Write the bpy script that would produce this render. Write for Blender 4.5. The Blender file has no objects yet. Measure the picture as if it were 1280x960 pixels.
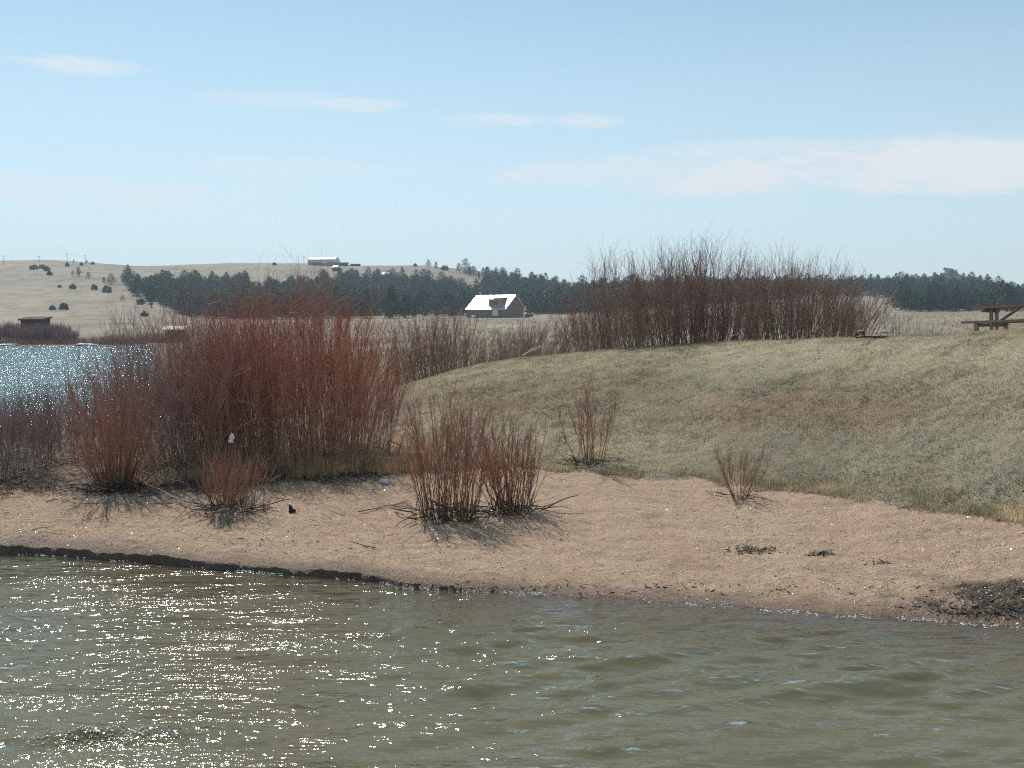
import bpy, math, random
import numpy as np
from mathutils import Vector, Matrix

rng = np.random.default_rng(7)
random.seed(7)
R = math.radians
C = bpy.context.scene.collection
PI = math.pi

# ------------------------------------------------------------------ camera geometry
F = 1372.0                    # focal length in pixels of the 1280-wide photograph
CAMZ = 3.0
TH = math.atan(75.0 / F)      # looking slightly down
CT, ST = math.cos(TH), math.sin(TH)


def uv(px, py):
    """pixel -> (X/Y, slope dz/dy) of its ray"""
    cx = (np.asarray(px, float) - 640) / F
    cy = (480 - np.asarray(py, float)) / F
    d = CT + cy * ST
    return cx / d, (-ST + cy * CT) / d


def zrow(py, Y):
    return CAMZ + uv(640, py)[1] * Y


def onz(px, py, z=0.0):
    u, s = uv(px, py)
    Y = (z - CAMZ) / s
    return u, Y


def proj(X, Y, Z):
    dz = Z - CAMZ
    d = Y * CT - dz * ST
    cy = (Y * ST + dz * CT) / d
    return 640 + F * X / d, 480 - F * cy


# ------------------------------------------------------------------ noise
def _h(ix, iy, s):
    n = (ix.astype(np.int64) * 374761393 + iy.astype(np.int64) * 668265263 + s * 1442695041) & 0xFFFFFFFF
    n = ((n ^ (n >> 13)) * 1274126177) & 0xFFFFFFFF
    n = n ^ (n >> 16)
    return (n & 0xFFFF) / 65535.0


def vn(x, y, s=0):
    x = np.asarray(x, float); y = np.asarray(y, float)
    ix = np.floor(x); iy = np.floor(y)
    fx = x - ix; fy = y - iy
    fx = fx * fx * fx * (fx * (fx * 6 - 15) + 10); fy = fy * fy * fy * (fy * (fy * 6 - 15) + 10)
    a = _h(ix, iy, s); b = _h(ix + 1, iy, s); c = _h(ix, iy + 1, s); d = _h(ix + 1, iy + 1, s)
    return (a + (b - a) * fx) * (1 - fy) + (c + (d - c) * fx) * fy - 0.5


def fbm(x, y, s=0, o=4, g=0.5):
    t = 0; a = 1.0
    for i in range(o):
        t = t + a * vn(x * 2 ** i + 17.3 * i, y * 2 ** i - 9.1 * i, s + i)
        a *= g
    return t


def sstep(a, b, x):
    t = np.clip((x - a) / (b - a), 0, 1)
    return t * t * (3 - 2 * t)


# ------------------------------------------------------------------ object helpers
def mk(name, V, F_, mat, parent=None, attrs=None, smooth=False, loc=None):
    """one mesh object from numpy arrays; F_ is one n x k array or a list of them"""
    if not isinstance(F_, list):
        F_ = [F_]
    V = np.asarray(V, np.float32)
    me = bpy.data.meshes.new(name)
    me.vertices.add(len(V)); me.vertices.foreach_set('co', V.ravel())
    loops = np.concatenate([f.ravel() for f in F_]).astype(np.int32)
    sizes = np.concatenate([np.full(len(f), f.shape[1]) for f in F_])
    starts = np.concatenate([[0], np.cumsum(sizes)[:-1]]).astype(np.int32)
    me.loops.add(len(loops)); me.loops.foreach_set('vertex_index', loops)
    me.polygons.add(len(sizes)); me.polygons.foreach_set('loop_start', starts)
    me.polygons.foreach_set('use_smooth', np.full(len(sizes), bool(smooth)))
    for k, a in (attrs or {}).items():
        at = me.attributes.new(k, 'FLOAT', 'POINT')
        at.data.foreach_set('value', np.asarray(a, np.float32).ravel())
    me.update(calc_edges=True)
    if mat is not None:
        me.materials.append(mat)
    o = bpy.data.objects.new(name, me); C.objects.link(o)
    if parent is not None:
        o.parent = parent
    if loc is not None:
        o.location = loc
    return o


def empty(name, loc=(0, 0, 0), rz=0.0):
    o = bpy.data.objects.new(name, None); C.objects.link(o)
    o.location = loc; o.rotation_euler = (0, 0, rz); o.empty_display_size = 0.2
    return o


def tag(o, label=None, cat=None, group=None, kind=None):
    if label: o['label'] = label
    if cat: o['category'] = cat
    if group: o['group'] = group
    if kind: o['kind'] = kind
    return o


class MB:
    """collects boxes, tubes and lumps for one mesh"""
    def __init__(self):
        self.V = []; self.F = []; self.n = 0

    def add(self, V, Fs):
        V = np.asarray(V, float)
        self.V.append(V)
        for f in Fs:
            f = np.asarray(f, int)
            if len(f): self.F.append(f + self.n)
        self.n += len(V)

    def box(self, c, s, rot=None, taper=1.0):
        x, y, z = s[0] / 2, s[1] / 2, s[2] / 2
        V = np.array([[-x, -y, -z], [x, -y, -z], [x, y, -z], [-x, y, -z], [-x * taper, -y * taper, z], [x * taper, -y * taper, z], [x * taper, y * taper, z], [-x * taper, y * taper, z]])
        if rot is not None: V = V @ np.array(rot).T
        self.add(V + np.array(c), [[[0, 3, 2, 1], [4, 5, 6, 7], [0, 1, 5, 4], [1, 2, 6, 5], [2, 3, 7, 6], [3, 0, 4, 7]]])
        return self

    def prism(self, poly, depth_axis_vec):
        """extrude polygon (n x 3) along a vector"""
        P = np.array(poly, float); n = len(P)
        V = np.concatenate([P, P + np.array(depth_axis_vec)])
        side = [[i, (i + 1) % n, n + (i + 1) % n, n + i] for i in range(n)]
        self.add(V, [side, [list(range(n))[::-1]], [list(range(n, 2 * n))]])
        return self

    def tube(self, pts, rad, m=6):
        P = np.array(pts, float)[None]; Rr = np.broadcast_to(np.array(rad, float), (len(pts),))[None]
        V, Q, _ = tubes(P, Rr, m)
        k = len(pts)
        self.add(V, [Q, [list(range(m))[::-1]], [list(range((k - 1) * m, k * m))]])
        return self

    def lump(self, c, s, seed=0, rough=0.25, n=2):
        V, Fc = ico(n)
        d = 1 + rough * fbm(V[:, 0] * 2 + seed, V[:, 1] * 2 + V[:, 2] * 1.7, seed, 3)
        self.add(V * d[:, None] * np.array(s) + np.array(c), [Fc])
        return self

    def build(self, name, mat, parent=None, smooth=False, loc=None):
        V = np.concatenate(self.V)
        by = {}
        for f in self.F: by.setdefault(f.shape[1], []).append(f)
        return mk(name, V, [np.concatenate(v) for v in by.values()], mat, parent, None, smooth, loc)


_ico = {}
def ico(n):
    if n not in _ico:
        t = (1 + 5 ** .5) / 2
        V = [(-1, t, 0), (1, t, 0), (-1, -t, 0), (1, -t, 0), (0, -1, t), (0, 1, t), (0, -1, -t), (0, 1, -t), (t, 0, -1), (t, 0, 1), (-t, 0, -1), (-t, 0, 1)]
        V = [np.array(v) / np.linalg.norm(v) for v in V]
        Fc = [(0, 11, 5), (0, 5, 1), (0, 1, 7), (0, 7, 10), (0, 10, 11), (1, 5, 9), (5, 11, 4), (11, 10, 2), (10, 7, 6), (7, 1, 8), (3, 9, 4), (3, 4, 2), (3, 2, 6), (3, 6, 8), (3, 8, 9), (4, 9, 5), (2, 4, 11), (6, 2, 10), (8, 6, 7), (9, 8, 1)]
        for _ in range(n):
            mid = {}; G = []
            def m(a, b):
                k = (min(a, b), max(a, b))
                if k not in mid:
                    v = V[a] + V[b]; V.append(v / np.linalg.norm(v)); mid[k] = len(V) - 1
                return mid[k]
            for a, b, c in Fc:
                x, y, z = m(a, b), m(b, c), m(c, a)
                G += [(a, x, z), (b, y, x), (c, z, y), (x, y, z)]
            Fc = G
        _ico[n] = (np.array(V), np.array(Fc))
    return _ico[n]


def tubes(P, Rr, m=3):
    """P (N,K,3) polylines, Rr (N,K) radii -> verts, quads, along"""
    N, K, _ = P.shape
    T = np.empty_like(P)
    T[:, 1:-1] = P[:, 2:] - P[:, :-2]; T[:, 0] = P[:, 1] - P[:, 0]; T[:, -1] = P[:, -1] - P[:, -2]
    T /= np.linalg.norm(T, axis=2, keepdims=True) + 1e-9
    ref = np.where(np.abs(T[..., 2:3]) > 0.8, np.array([1.0, 0.13, 0]), np.array([0, 0.1, 1.0]))
    A = np.cross(T, ref); A /= np.linalg.norm(A, axis=2, keepdims=True) + 1e-9
    B = np.cross(T, A)
    an = np.arange(m) * 2 * PI / m
    V = P[:, :, None] + Rr[:, :, None, None] * (np.cos(an)[None, None, :, None] * A[:, :, None] + np.sin(an)[None, None, :, None] * B[:, :, None])
    i = np.arange(N)[:, None, None]; k = np.arange(K - 1)[None, :, None]; j = np.arange(m)[None, None, :]
    b = (i * K + k) * m
    j2 = (j + 1) % m
    Q = np.stack([b + j, b + j2, b + m + j2, b + m + j], -1).reshape(-1, 4)
    al = np.broadcast_to((np.arange(K) / (K - 1))[None, :, None], (N, K, m)).ravel()
    return V.reshape(-1, 3), Q, al


# ------------------------------------------------------------------ materials
class NT:
    def __init__(self, mat):
        self.t = mat.node_tree; self.t.nodes.clear()

    def n(self, ty, ins=None, **kw):
        nd = self.t.nodes.new(ty)
        for k, v in kw.items(): setattr(nd, k, v)
        for k, v in (ins or {}).items(): self.set(nd, k, v)
        return nd

    def set(self, nd, k, v):
        s = nd.inputs[k]
        if isinstance(v, bpy.types.NodeSocket): self.t.links.new(v, s)
        elif isinstance(v, bpy.types.Node): self.t.links.new(v.outputs[0], s)
        else:
            if hasattr(s.default_value, '__len__') and hasattr(v, '__len__') and len(v) == 3 and len(s.default_value) == 4: v = (*v, 1)
            s.default_value = v

    def math(self, op, a, b=0.0, c=0.0, clamp=False):
        return self.n('ShaderNodeMath', {0: a, 1: b, 2: c}, operation=op, use_clamp=clamp).outputs[0]

    def mix(self, f, a, b, blend='MIX'):
        nd = self.n('ShaderNodeMix', data_type='RGBA', blend_type=blend)
        self.set(nd, 0, f); self.set(nd, 6, a); self.set(nd, 7, b)
        return nd.outputs[2]

    def ramp(self, f, stops, interp='LINEAR'):
        nd = self.n('ShaderNodeValToRGB', {0: f}); cr = nd.color_ramp; cr.interpolation = interp
        while len(cr.elements) < len(stops): cr.elements.new(0.5)
        for e, (p, c) in zip(cr.elements, stops):
            e.position = p; e.color = (*c, 1) if len(c) == 3 else c
        return nd.outputs[0]

    def attr(self, name):
        return self.n('ShaderNodeAttribute', attribute_name=name).outputs['Fac']

    def noise(self, vec, scale, detail=3, rough=0.55):
        nd = self.n('ShaderNodeTexNoise', {'Scale': scale, 'Detail': detail, 'Roughness': rough})
        if vec is not None: self.set(nd, 'Vector', vec)
        return nd.outputs[0]

    def pos(self, scale=(1, 1, 1)):
        g = self.n('ShaderNodeNewGeometry').outputs['Position']
        if scale == (1, 1, 1): return g
        return self.n('ShaderNodeVectorMath', {0: g, 1: scale}, operation='MULTIPLY').outputs[0]

    def out(self, sh, vol=None):
        o = self.n('ShaderNodeOutputMaterial')
        if sh is not None: self.t.links.new(sh.outputs[0] if isinstance(sh, bpy.types.Node) else sh, o.inputs[0])
        if vol is not None: self.t.links.new(vol.outputs[0], o.inputs[1])


def newmat(name):
    m = bpy.data.materials.new(name); m.use_nodes = True
    return m, NT(m)


def simple(name, col, rough=0.8, metal=0.0, var=0.25, scale=6.0, bump=0.0, spec=0.3, obj=True):
    m, t = newmat(name)
    v = t.n('ShaderNodeTexCoord').outputs['Object'] if obj else t.pos()
    nz = t.noise(v, scale, 4)
    c2 = tuple(min(1, c * (1 + var)) for c in col); c1 = tuple(c * (1 - var) for c in col)
    cc = t.ramp(nz, [(0.3, c1), (0.7, c2)])
    p = t.n('ShaderNodeBsdfPrincipled', {'Base Color': cc, 'Roughness': rough, 'Metallic': metal, 'Specular IOR Level': spec})
    if bump:
        b = t.n('ShaderNodeBump', {'Strength': bump, 'Height': t.noise(v, scale * 4, 3)})
        t.set(p, 'Normal', b)
    t.out(p)
    return m


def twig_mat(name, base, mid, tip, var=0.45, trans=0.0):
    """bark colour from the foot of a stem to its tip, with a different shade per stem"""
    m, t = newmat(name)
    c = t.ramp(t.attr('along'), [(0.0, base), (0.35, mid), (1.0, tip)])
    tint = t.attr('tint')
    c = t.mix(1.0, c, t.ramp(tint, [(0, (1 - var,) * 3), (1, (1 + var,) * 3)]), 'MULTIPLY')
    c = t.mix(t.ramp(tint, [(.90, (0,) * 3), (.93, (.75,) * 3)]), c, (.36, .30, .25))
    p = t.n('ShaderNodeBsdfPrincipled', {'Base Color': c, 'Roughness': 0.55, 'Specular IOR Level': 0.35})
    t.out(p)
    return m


# sun direction (towards the sun)
SAZ, SEL = R(-24), R(50)
SUN = np.array([math.sin(SAZ) * math.cos(SEL), math.cos(SAZ) * math.cos(SEL), math.sin(SEL)])

# ------------------------------------------------------------------ terrain
def col(pts, u):
    """interpolate pixel-column table [(px, value)] at u"""
    xs = np.array([(p[0] - 640) / F for p in pts]); vs = np.array([p[1] for p in pts], float)
    return np.interp(u, xs, vs)


shore_px = [(-700, 640), (-300, 668), (0, 692), (80, 695), (150, 701), (250, 710), (340, 716), (440, 724), (520, 735), (640, 741), (760, 747), (900, 758), (1000, 766), (1130, 773), (1280, 784), (1500, 800), (1900, 830)]
_su, _sY = onz([p[0] for p in shore_px], [p[1] for p in shore_px], 0.0)
grass_px = [(-700, 600, .4), (0, 612, .36), (160, 612, .36), (300, 610, .38), (420, 600, .4), (560, 590, .44), (640, 585, .46), (700, 590, .46), (800, 597, .46), (870, 598, .46), (905, 612, .42), (1000, 612, .46), (1060, 620, .46), (1100, 632, .46), (1180, 642, .48), (1280, 655, .5), (1500, 690, .55), (1900, 740, .6)]
_gu, _gY = onz([p[0] for p in grass_px], [p[1] for p in grass_px], np.array([p[2] for p in grass_px]))
_gz = np.array([p[2] for p in grass_px])


def Ys_of(u):
    return np.interp(u, _su, _sY) + 0.10 * vn(u * 40, u * 0 + 3.3, 5) + 0.05 * vn(u * 130, u * 0, 6)


def Yg_of(u):
    return np.interp(u, _gu, _gY)


def knots(u):
    ys = Ys_of(u); yg = Yg_of(u); zg = np.interp(u, _gu, _gz)
    bank = col([(-700, .14), (0, .13), (160, .115), (180, .13), (250, .11), (430, .095), (500, .07), (600, .04), (760, .025), (900, .02), (1900, .02)], u) * .8
    run = col([(-700, .05), (540, .05), (700, .1), (1900, .15)], u)
    yc = col([(-700, 22), (380, 23), (420, 27), (460, 31), (500, 34), (560, 36), (640, 35), (740, 34), (850, 32), (1000, 28), (1100, 25), (1280, 21.5), (1500, 19), (1900, 17)], u)
    cpy = col([(-700, 520), (420, 522), (460, 503), (500, 485), (560, 466), (640, 449), (740, 441), (850, 431), (1000, 425.5), (1100, 422.5), (1180, 419.5), (1280, 415.5), (1500, 407), (1900, 395)], u)
    zc = CAMZ + uv(640, cpy)[1] * yc
    w = sstep(-0.20, -0.15, u); zc = zc * w + .6 * (1 - w)
    zb = col([(-700, -.15), (190, -.15), (260, .4), (420, .55), (560, .6), (740, 1.2), (1000, 1.7), (1280, 2.45), (1900, 2.6)], u)
    z70 = col([(-700, -1), (180, -1), (203, .5), (420, .8), (560, .95), (1280, 1.5), (1900, 2)], u)
    z135 = col([(-700, -.8), (180, -.8), (203, .3), (420, 1.0), (560, 1.5), (1280, 2.6), (1900, 3)], u)
    z152 = col([(-700, .0), (180, .0), (203, .35), (420, 1.2), (560, 1.7), (1280, 2.9), (1900, 3)], u)
    z165 = col([(-700, .5), (225, .6), (420, 1.3), (560, 1.9), (1280, 3.2), (1900, 4)], u)
    p300 = col([(-700, 387), (0, 388.5), (110, 388), (160, 392), (230, 401), (420, 402), (600, 399), (760, 398), (1000, 394), (1280, 391), (1900, 390)], u)
    p370 = col([(-700, 386), (0, 388), (100, 388), (170, 392), (240, 399), (500, 397), (620, 397), (760, 393), (1000, 389.5), (1280, 389), (1900, 388)], u)
    p480 = col([(-700, 358), (0, 359), (100, 362), (190, 371), (260, 383), (400, 388), (560, 389), (700, 388), (1000, 384), (1280, 384), (1900, 380)], u)
    p850 = col([(-700, 330), (0, 328), (60, 327), (110, 329.5), (165, 333.5), (220, 332), (290, 330), (390, 331), (450, 332.5), (530, 333), (560, 336), (600, 342), (640, 348), (700, 354), (760, 356), (1000, 352), (1100, 350), (1185, 346), (1230, 356), (1280, 366), (1500, 385), (1900, 390)], u)
    sl = lambda p: uv(640, p)[1]
    one = np.ones_like(u)
    K = [(0.5 * one, -1.4 * one), (ys - 4, -.9 * one), (ys - 1.0, -.16 * one), (ys - .02, -.03 * one), (ys + run, bank), ((np.interp(u, _su, _sY) + .3 * (yg - np.interp(u, _su, _sY))), bank * .8 + .32 * zg), (yg, zg),
         (yg + .5 * (yc - yg), zg + .57 * (zc - zg)), (yc, zc), (yc + 9, zb), (70 * one, z70), (135 * one, z135), (152 * one, z152), (165 * one, z165),
         (300 * one, CAMZ + sl(p300) * 300), (370 * one, CAMZ + sl(p370) * 370), (480 * one, CAMZ + sl(p480) * 480), (850 * one, CAMZ + sl(p850) * 850), (1100 * one, CAMZ + sl(p850 + 14) * 1100), (1500 * one, CAMZ + sl(p850 + 25) * 1500)]
    return np.array([k[0] for k in K]), np.array([k[1] for k in K])


def pchip(Yk, Zk, counts):
    h = np.diff(Yk, axis=0); d = np.diff(Zk, axis=0) / h
    m = np.zeros_like(Zk)
    a, b = d[:-1], d[1:]
    w1 = 2 * h[1:] + h[:-1]; w2 = h[1:] + 2 * h[:-1]
    with np.errstate(divide='ignore', invalid='ignore'):
        mm = (w1 + w2) / (w1 / a + w2 / b)
    m[1:-1] = np.where(a * b > 0, mm, 0)
    m[0] = d[0]; m[-1] = d[-1]
    Yo, Zo, To = [], [], []
    for i, c in enumerate(counts):
        for t in np.arange(c) / c:
            h00 = 2 * t ** 3 - 3 * t ** 2 + 1; h10 = t ** 3 - 2 * t ** 2 + t; h01 = -2 * t ** 3 + 3 * t ** 2; h11 = t ** 3 - t ** 2
            Yo.append(Yk[i] + t * h[i]); Zo.append(h00 * Zk[i] + h10 * h[i] * m[i] + h01 * Zk[i + 1] + h11 * h[i] * m[i + 1]); To.append(i + t)
    Yo.append(Yk[-1]); Zo.append(Zk[-1]); To.append(len(counts))
    return np.array(Yo), np.array(Zo), np.array(To)


U = np.concatenate([-np.geomspace(3.0, 0.52, 40)[:-1], np.linspace(-0.52, 0.52, 1000), np.geomspace(0.52, 3.0, 40)[1:]])
COUNTS = [3, 5, 8, 6, 44, 60, 95, 90, 80, 24, 14, 16, 8, 6, 26, 16, 22, 60, 12, 8]
COUNTS = COUNTS[:19]
Yk, Zk = knots(U)
GY, GZ, GT = pchip(Yk, Zk, COUNTS)          # rows x columns
GX = U[None, :] * GY
T2 = np.broadcast_to(GT[:, None], GY.shape)
# relief
land = sstep(3.9, 4.2, T2)
near = land * (1 - sstep(9, 11, T2))
GZ = GZ + near * (0.045 * fbm(GX * .9, GY * .9, 11, 3) + 0.022 * fbm(GX * 4, GY * 4, 12, 3))
sandm = land * (1 - sstep(6.0, 6.4, T2)) * sstep(4.0, 4.6, T2)
GZ = GZ + sandm * (0.018 * fbm(GX * 9, GY * 9, 13, 3) + 0.02 * (np.abs(vn(GX * 1.6 + 3, GY * 2.2, 14)) - .25))
lawnm = sstep(6.0, 6.3, T2) * (1 - sstep(8.2, 9, T2)) * (U[None, :] > -.12)
GZ = GZ + lawnm * (.03 * fbm(GX * 1.9, GY * 1.5, 19, 3) + .03 * np.abs(vn(GX * 4.2, GY * 3.4, 20)))
bankn = col([(-700, .13), (430, .09), (520, .02), (1900, .01)], U) * (.45 * vn(U * 45, U * 0, 9) + .16 * vn(U * 240, U * 0, 10))
GZ = GZ + bankn[None, :] * sstep(3.3, 4.0, T2) * (1 - sstep(4.0, 4.22, T2))
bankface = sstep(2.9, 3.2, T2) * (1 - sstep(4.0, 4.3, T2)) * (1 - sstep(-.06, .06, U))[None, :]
GY = GY + bankface * (0.035 * fbm(GX * 7, GZ * 9 + GY * 2, 15, 3)); GX = U[None, :] * GY
spit = sstep(7.3, 8.2, T2) * (1 - sstep(9.3, 9.8, T2)) * (U[None, :] < -.2)
GZ = GZ + spit * .55 * fbm(GX * .35, GY * .5, 17, 4)
mid = sstep(9.5, 11, T2) * (1 - sstep(13, 14, T2)) * (GZ > .2)
GZ = GZ + mid * .18 * fbm(GX * .25, GY * .25, 16, 3)
far = sstep(14, 15.5, T2)
GZ = GZ + far * np.clip(GY / 850, 0, 1) * (4.2 * fbm(GX * .012, GY * .012, 18, 4)) * (1 - .75 * sstep(16.6, 17, T2))


def ground_z(X, Y):
    X = np.atleast_1d(np.asarray(X, float)); Y = np.atleast_1d(np.asarray(Y, float))
    u = X / np.maximum(Y, .3)
    j = np.clip(np.searchsorted(U, u) - 1, 0, len(U) - 2)
    fr = np.clip((u - U[j]) / (U[j + 1] - U[j]), 0, 1)
    z = np.empty(len(X))
    for jj in np.unique(j):
        s = j == jj
        a = np.interp(Y[s], GY[:, jj], GZ[:, jj]); b = np.interp(Y[s], GY[:, jj + 1], GZ[:, jj + 1])
        z[s] = a * (1 - fr[s]) + b * fr[s]
    return z


def gz(x, y):
    return float(ground_z([x], [y])[0])


def hit(px, py, ymin=9.0, ymax=1000.0):
    """where the ray through a photo pixel first meets the ground beyond ymin"""
    u = float(uv(px, py)[0])
    j = int(np.clip(np.searchsorted(U, u), 0, len(U) - 1))
    s = (GY[:, j] >= ymin) & (GY[:, j] <= ymax)
    yy, zz = GY[s, j], GZ[s, j]
    p = proj(u * yy, yy, zz)[1]
    k = np.nonzero(p <= py)[0]
    if len(k) == 0:
        i = int(np.argmin(p)); y = yy[i]
    elif k[0] == 0:
        y = yy[0]
    else:
        i = k[0]; t = (p[i - 1] - py) / max(p[i - 1] - p[i], 1e-6); y = yy[i - 1] + t * (yy[i] - yy[i - 1])
    return Vector((u * y, y, gz(u * y, y)))


# masks that belong to the ground itself
PX, PY = proj(GX, np.maximum(GY, 2), GZ)
edge = Yg_of(U)[None, :] + .35 * fbm(GX * 1.1, GY * 1.1, 21, 3) + .25 * fbm(GX * 5, GY * 5, 22, 2)
right = sstep(-0.11, -0.05, U[None, :] + .03 * fbm(GX * .8, GY * .8, 23, 2))
m_grass = sstep(-.05, .3, GY - edge) * np.maximum(right, sstep(9.2, 10, T2))
m_litter = (1 - right) * sstep(-.5, .35, GY - edge + .5 * fbm(GX * 2, GY * 2, 24, 3) ) * (1 - sstep(9, 9.6, T2))
m_far = sstep(9.3, 10.3, T2)
wetd = GY - (Ys_of(U)[None, :])
m_wet = (1 - sstep(.15, .65, wetd + .22 * fbm(GX * 3, GY * 3, 25, 3))) * (GT[:, None] > 2.5)
# dark algae-covered gravel at the corner of the beach
du = (GX - 5.45) / 1.35; dv = (GY - 11.35 + .12 * (GX - 5.45)) / .62
m_dark = sstep(1.1, .55, np.sqrt(du ** 2 + dv ** 2) + .55 * fbm(GX * 3, GY * 3, 26, 4)) if False else 1 - sstep(.55, 1.05, np.sqrt(du ** 2 + dv ** 2) + .6 * fbm(GX * 3, GY * 3, 26, 4))
for cx, cy, rx, ry in ((hit(940, 689).x, hit(940, 689).y, .30, .10), (hit(1028, 692).x, hit(1028, 692).y, .17, .07), (hit(1102, 704).x, hit(1102, 704).y, .25, .07)):
    m_dark = np.maximum(m_dark, (1 - sstep(.5, 1.0, np.sqrt(((GX - cx) / rx) ** 2 + ((GY - cy) / ry) ** 2) + 1.1 * fbm(GX * 6, GY * 9, 27, 3))) * (1 if rx > .3 else .7))
GZ = GZ + m_dark * .03 * fbm(GX * 12, GY * 12, 28, 3)


def lawn_tints(px, py, x, y):
    n = fbm(x * .5, y * .35, 31, 4); n2 = fbm(x * 1.6, y * 1.0, 32, 3)
    brown = np.exp(-(((px - 1060) / 230) ** 2 + ((py - 515) / 26) ** 2)) * 1.1 + .5 * np.exp(-(((px - 900) / 120) ** 2 + ((py - 505) / 20) ** 2)) + .6 * n + .15
    green = np.exp(-(((px - 1050) / 330) ** 2 + ((py - 585) / 40) ** 2)) * .6 + .35 * np.exp(-(((px - 900) / 250) ** 2 + ((py - 478) / 16) ** 2)) + .5 * n2 + .1
    straw = .75 * np.exp(-(((px - 1000) / 420) ** 2 + ((py - 440) / 22) ** 2)) + .85 * np.exp(-(((px - 780) / 130) ** 2 + ((py - 560) / 22) ** 2)) + .4 * np.exp(-(((px - 620) / 80) ** 2 + ((py - 470) / 20) ** 2)) - .5 * n + .05
    return np.clip(brown, 0, 1), np.clip(green, 0, 1), np.clip(straw, 0, 1)


tb, tg, ts = lawn_tints(PX, PY, GX, GY)


def grid_faces(nr, nc):
    i = np.arange(nr - 1)[:, None]; j = np.arange(nc - 1)[None, :]
    a = i * nc + j
    return np.stack([a, a + 1, a + nc + 1, a + nc], -1).reshape(-1, 4)


def lawn_color(t, b, g, s):
    c = t.mix(b, (.36, .315, .23), (.31, .225, .155))
    c = t.mix(g, c, (.255, .235, .16))
    return t.mix(s, c, (.47, .41, .295))


mat_ground, t = newmat('ground_earth')
P = t.pos()
n1 = t.noise(P, 1.1, 5, .6); n2 = t.noise(P, 34, 4, .7); n3 = t.noise(P, 6, 4, .6)
vor = t.n('ShaderNodeTexVoronoi', {'Vector': P, 'Scale': 70.0})
grain = t.n('ShaderNodeSeparateColor', {0: vor.outputs['Color']}).outputs[0]
sand = t.ramp(n3, [(.3, (.33, .22, .145)), (.5, (.45, .31, .205)), (.7, (.53, .39, .27))])
sand = t.mix(.55, sand, t.ramp(grain, [(0, (.20, .135, .095)), (.35, (.40, .27, .185)), (.8, (.52, .38, .27)), (1, (.75, .66, .56))]))
bl = t.attr('beach')
wob = t.math('ADD', bl, t.math('MULTIPLY', t.noise(P, .8, 4), 1.3))
lines = t.noise(t.n('ShaderNodeCombineXYZ', {0: t.math('MULTIPLY', t.n('ShaderNodeSeparateXYZ', {0: P}).outputs[0], .45), 1: t.math('MULTIPLY', wob, 5.0), 2: 0.0}).outputs[0], 1.6, 5, .65)
sand = t.mix(1.0, sand, t.ramp(lines, [(.3, (.66, .64, .62)), (.48, (1, 1, 1)), (.7, (1.16, 1.15, 1.13))]), 'MULTIPLY')
sand = t.mix(t.math('MULTIPLY', t.ramp(n1, [(.4, (0, 0, 0)), (.68, (1, 1, 1))]), .35), sand, (.42, .26, .165))
litc = t.ramp(n2, [(.3, (.05, .034, .024)), (.5, (.13, .09, .06)), (.72, (.27, .20, .13))])
cc = t.mix(t.math('MULTIPLY', t.attr('litter'), t.ramp(n3, [(.3, (.35,) * 3), (.6, (1, 1, 1))])), sand, litc)
soil = lawn_color(t, t.attr('brown'), t.attr('green'), t.attr('straw'))
soil = t.mix(1.0, soil, t.ramp(n2, [(.3, (.42,) * 3), (.55, (1,) * 3), (.75, (1.3,) * 3)]), 'MULTIPLY')
cc = t.mix(t.attr('grassy'), cc, soil)
PF = t.pos((.02, .008, .05)); PF2 = t.pos((.16, .05, .2))
farc = t.ramp(t.noise(PF, 1.0, 6, .6), [(.3, (.21, .172, .125)), (.47, (.275, .23, .17)), (.62, (.33, .28, .205))])
farc = t.mix(1.0, farc, t.ramp(t.noise(PF2, 1.0, 6, .7), [(.3, (.55,) * 3), (.5, (1,) * 3), (.72, (1.25,) * 3)]), 'MULTIPLY')
sage = t.math('MULTIPLY', t.ramp(t.noise(t.pos((.045, .02, .06)), 1.0, 5, .7), [(.55, (0,) * 3), (.66, (1,) * 3)]), .55)
farc = t.mix(sage, farc, (.15, .125, .085))
cc = t.mix(t.attr('farness'), cc, farc)
cc = t.mix(t.math('MULTIPLY', t.attr('wet'), .85), cc, t.mix(1.0, cc, (.42, .36, .32), 'MULTIPLY'))
cc = t.mix(t.math('MULTIPLY', t.attr('dark'), .93), cc, t.ramp(n2, [(.35, (.022, .019, .014)), (.52, (.07, .056, .04)), (.66, (.24, .18, .12))]))
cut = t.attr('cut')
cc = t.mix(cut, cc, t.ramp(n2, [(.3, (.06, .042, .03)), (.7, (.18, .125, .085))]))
h = t.math('ADD', t.math('ADD', t.math('MULTIPLY', vor.outputs['Distance'], .6), n2), t.math('MULTIPLY', lines, 1.2))
h = t.math('MULTIPLY', h, t.math('SUBTRACT', 1.0, t.math('MULTIPLY', t.attr('farness'), 1.0)))
bmp = t.n('ShaderNodeBump', {'Strength': .85, 'Distance': .024, 'Height': h})
rough = t.math('SUBTRACT', .93, t.math('MULTIPLY', t.attr('wet'), .55))
p = t.n('ShaderNodeBsdfPrincipled', {'Base Color': cc, 'Roughness': rough, 'Specular IOR Level': .25, 'Normal': bmp})
t.out(p)

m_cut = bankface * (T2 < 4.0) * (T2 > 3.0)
nr, nc = GY.shape
ground = mk('ground', np.stack([GX, GY, GZ], -1).reshape(-1, 3), grid_faces(nr, nc), mat_ground, None,
            dict(grassy=m_grass, litter=m_litter, farness=m_far, wet=m_wet, dark=m_dark, beach=wetd, brown=tb, green=tg, straw=ts, cut=m_cut), True)
tag(ground, kind='structure')

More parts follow.
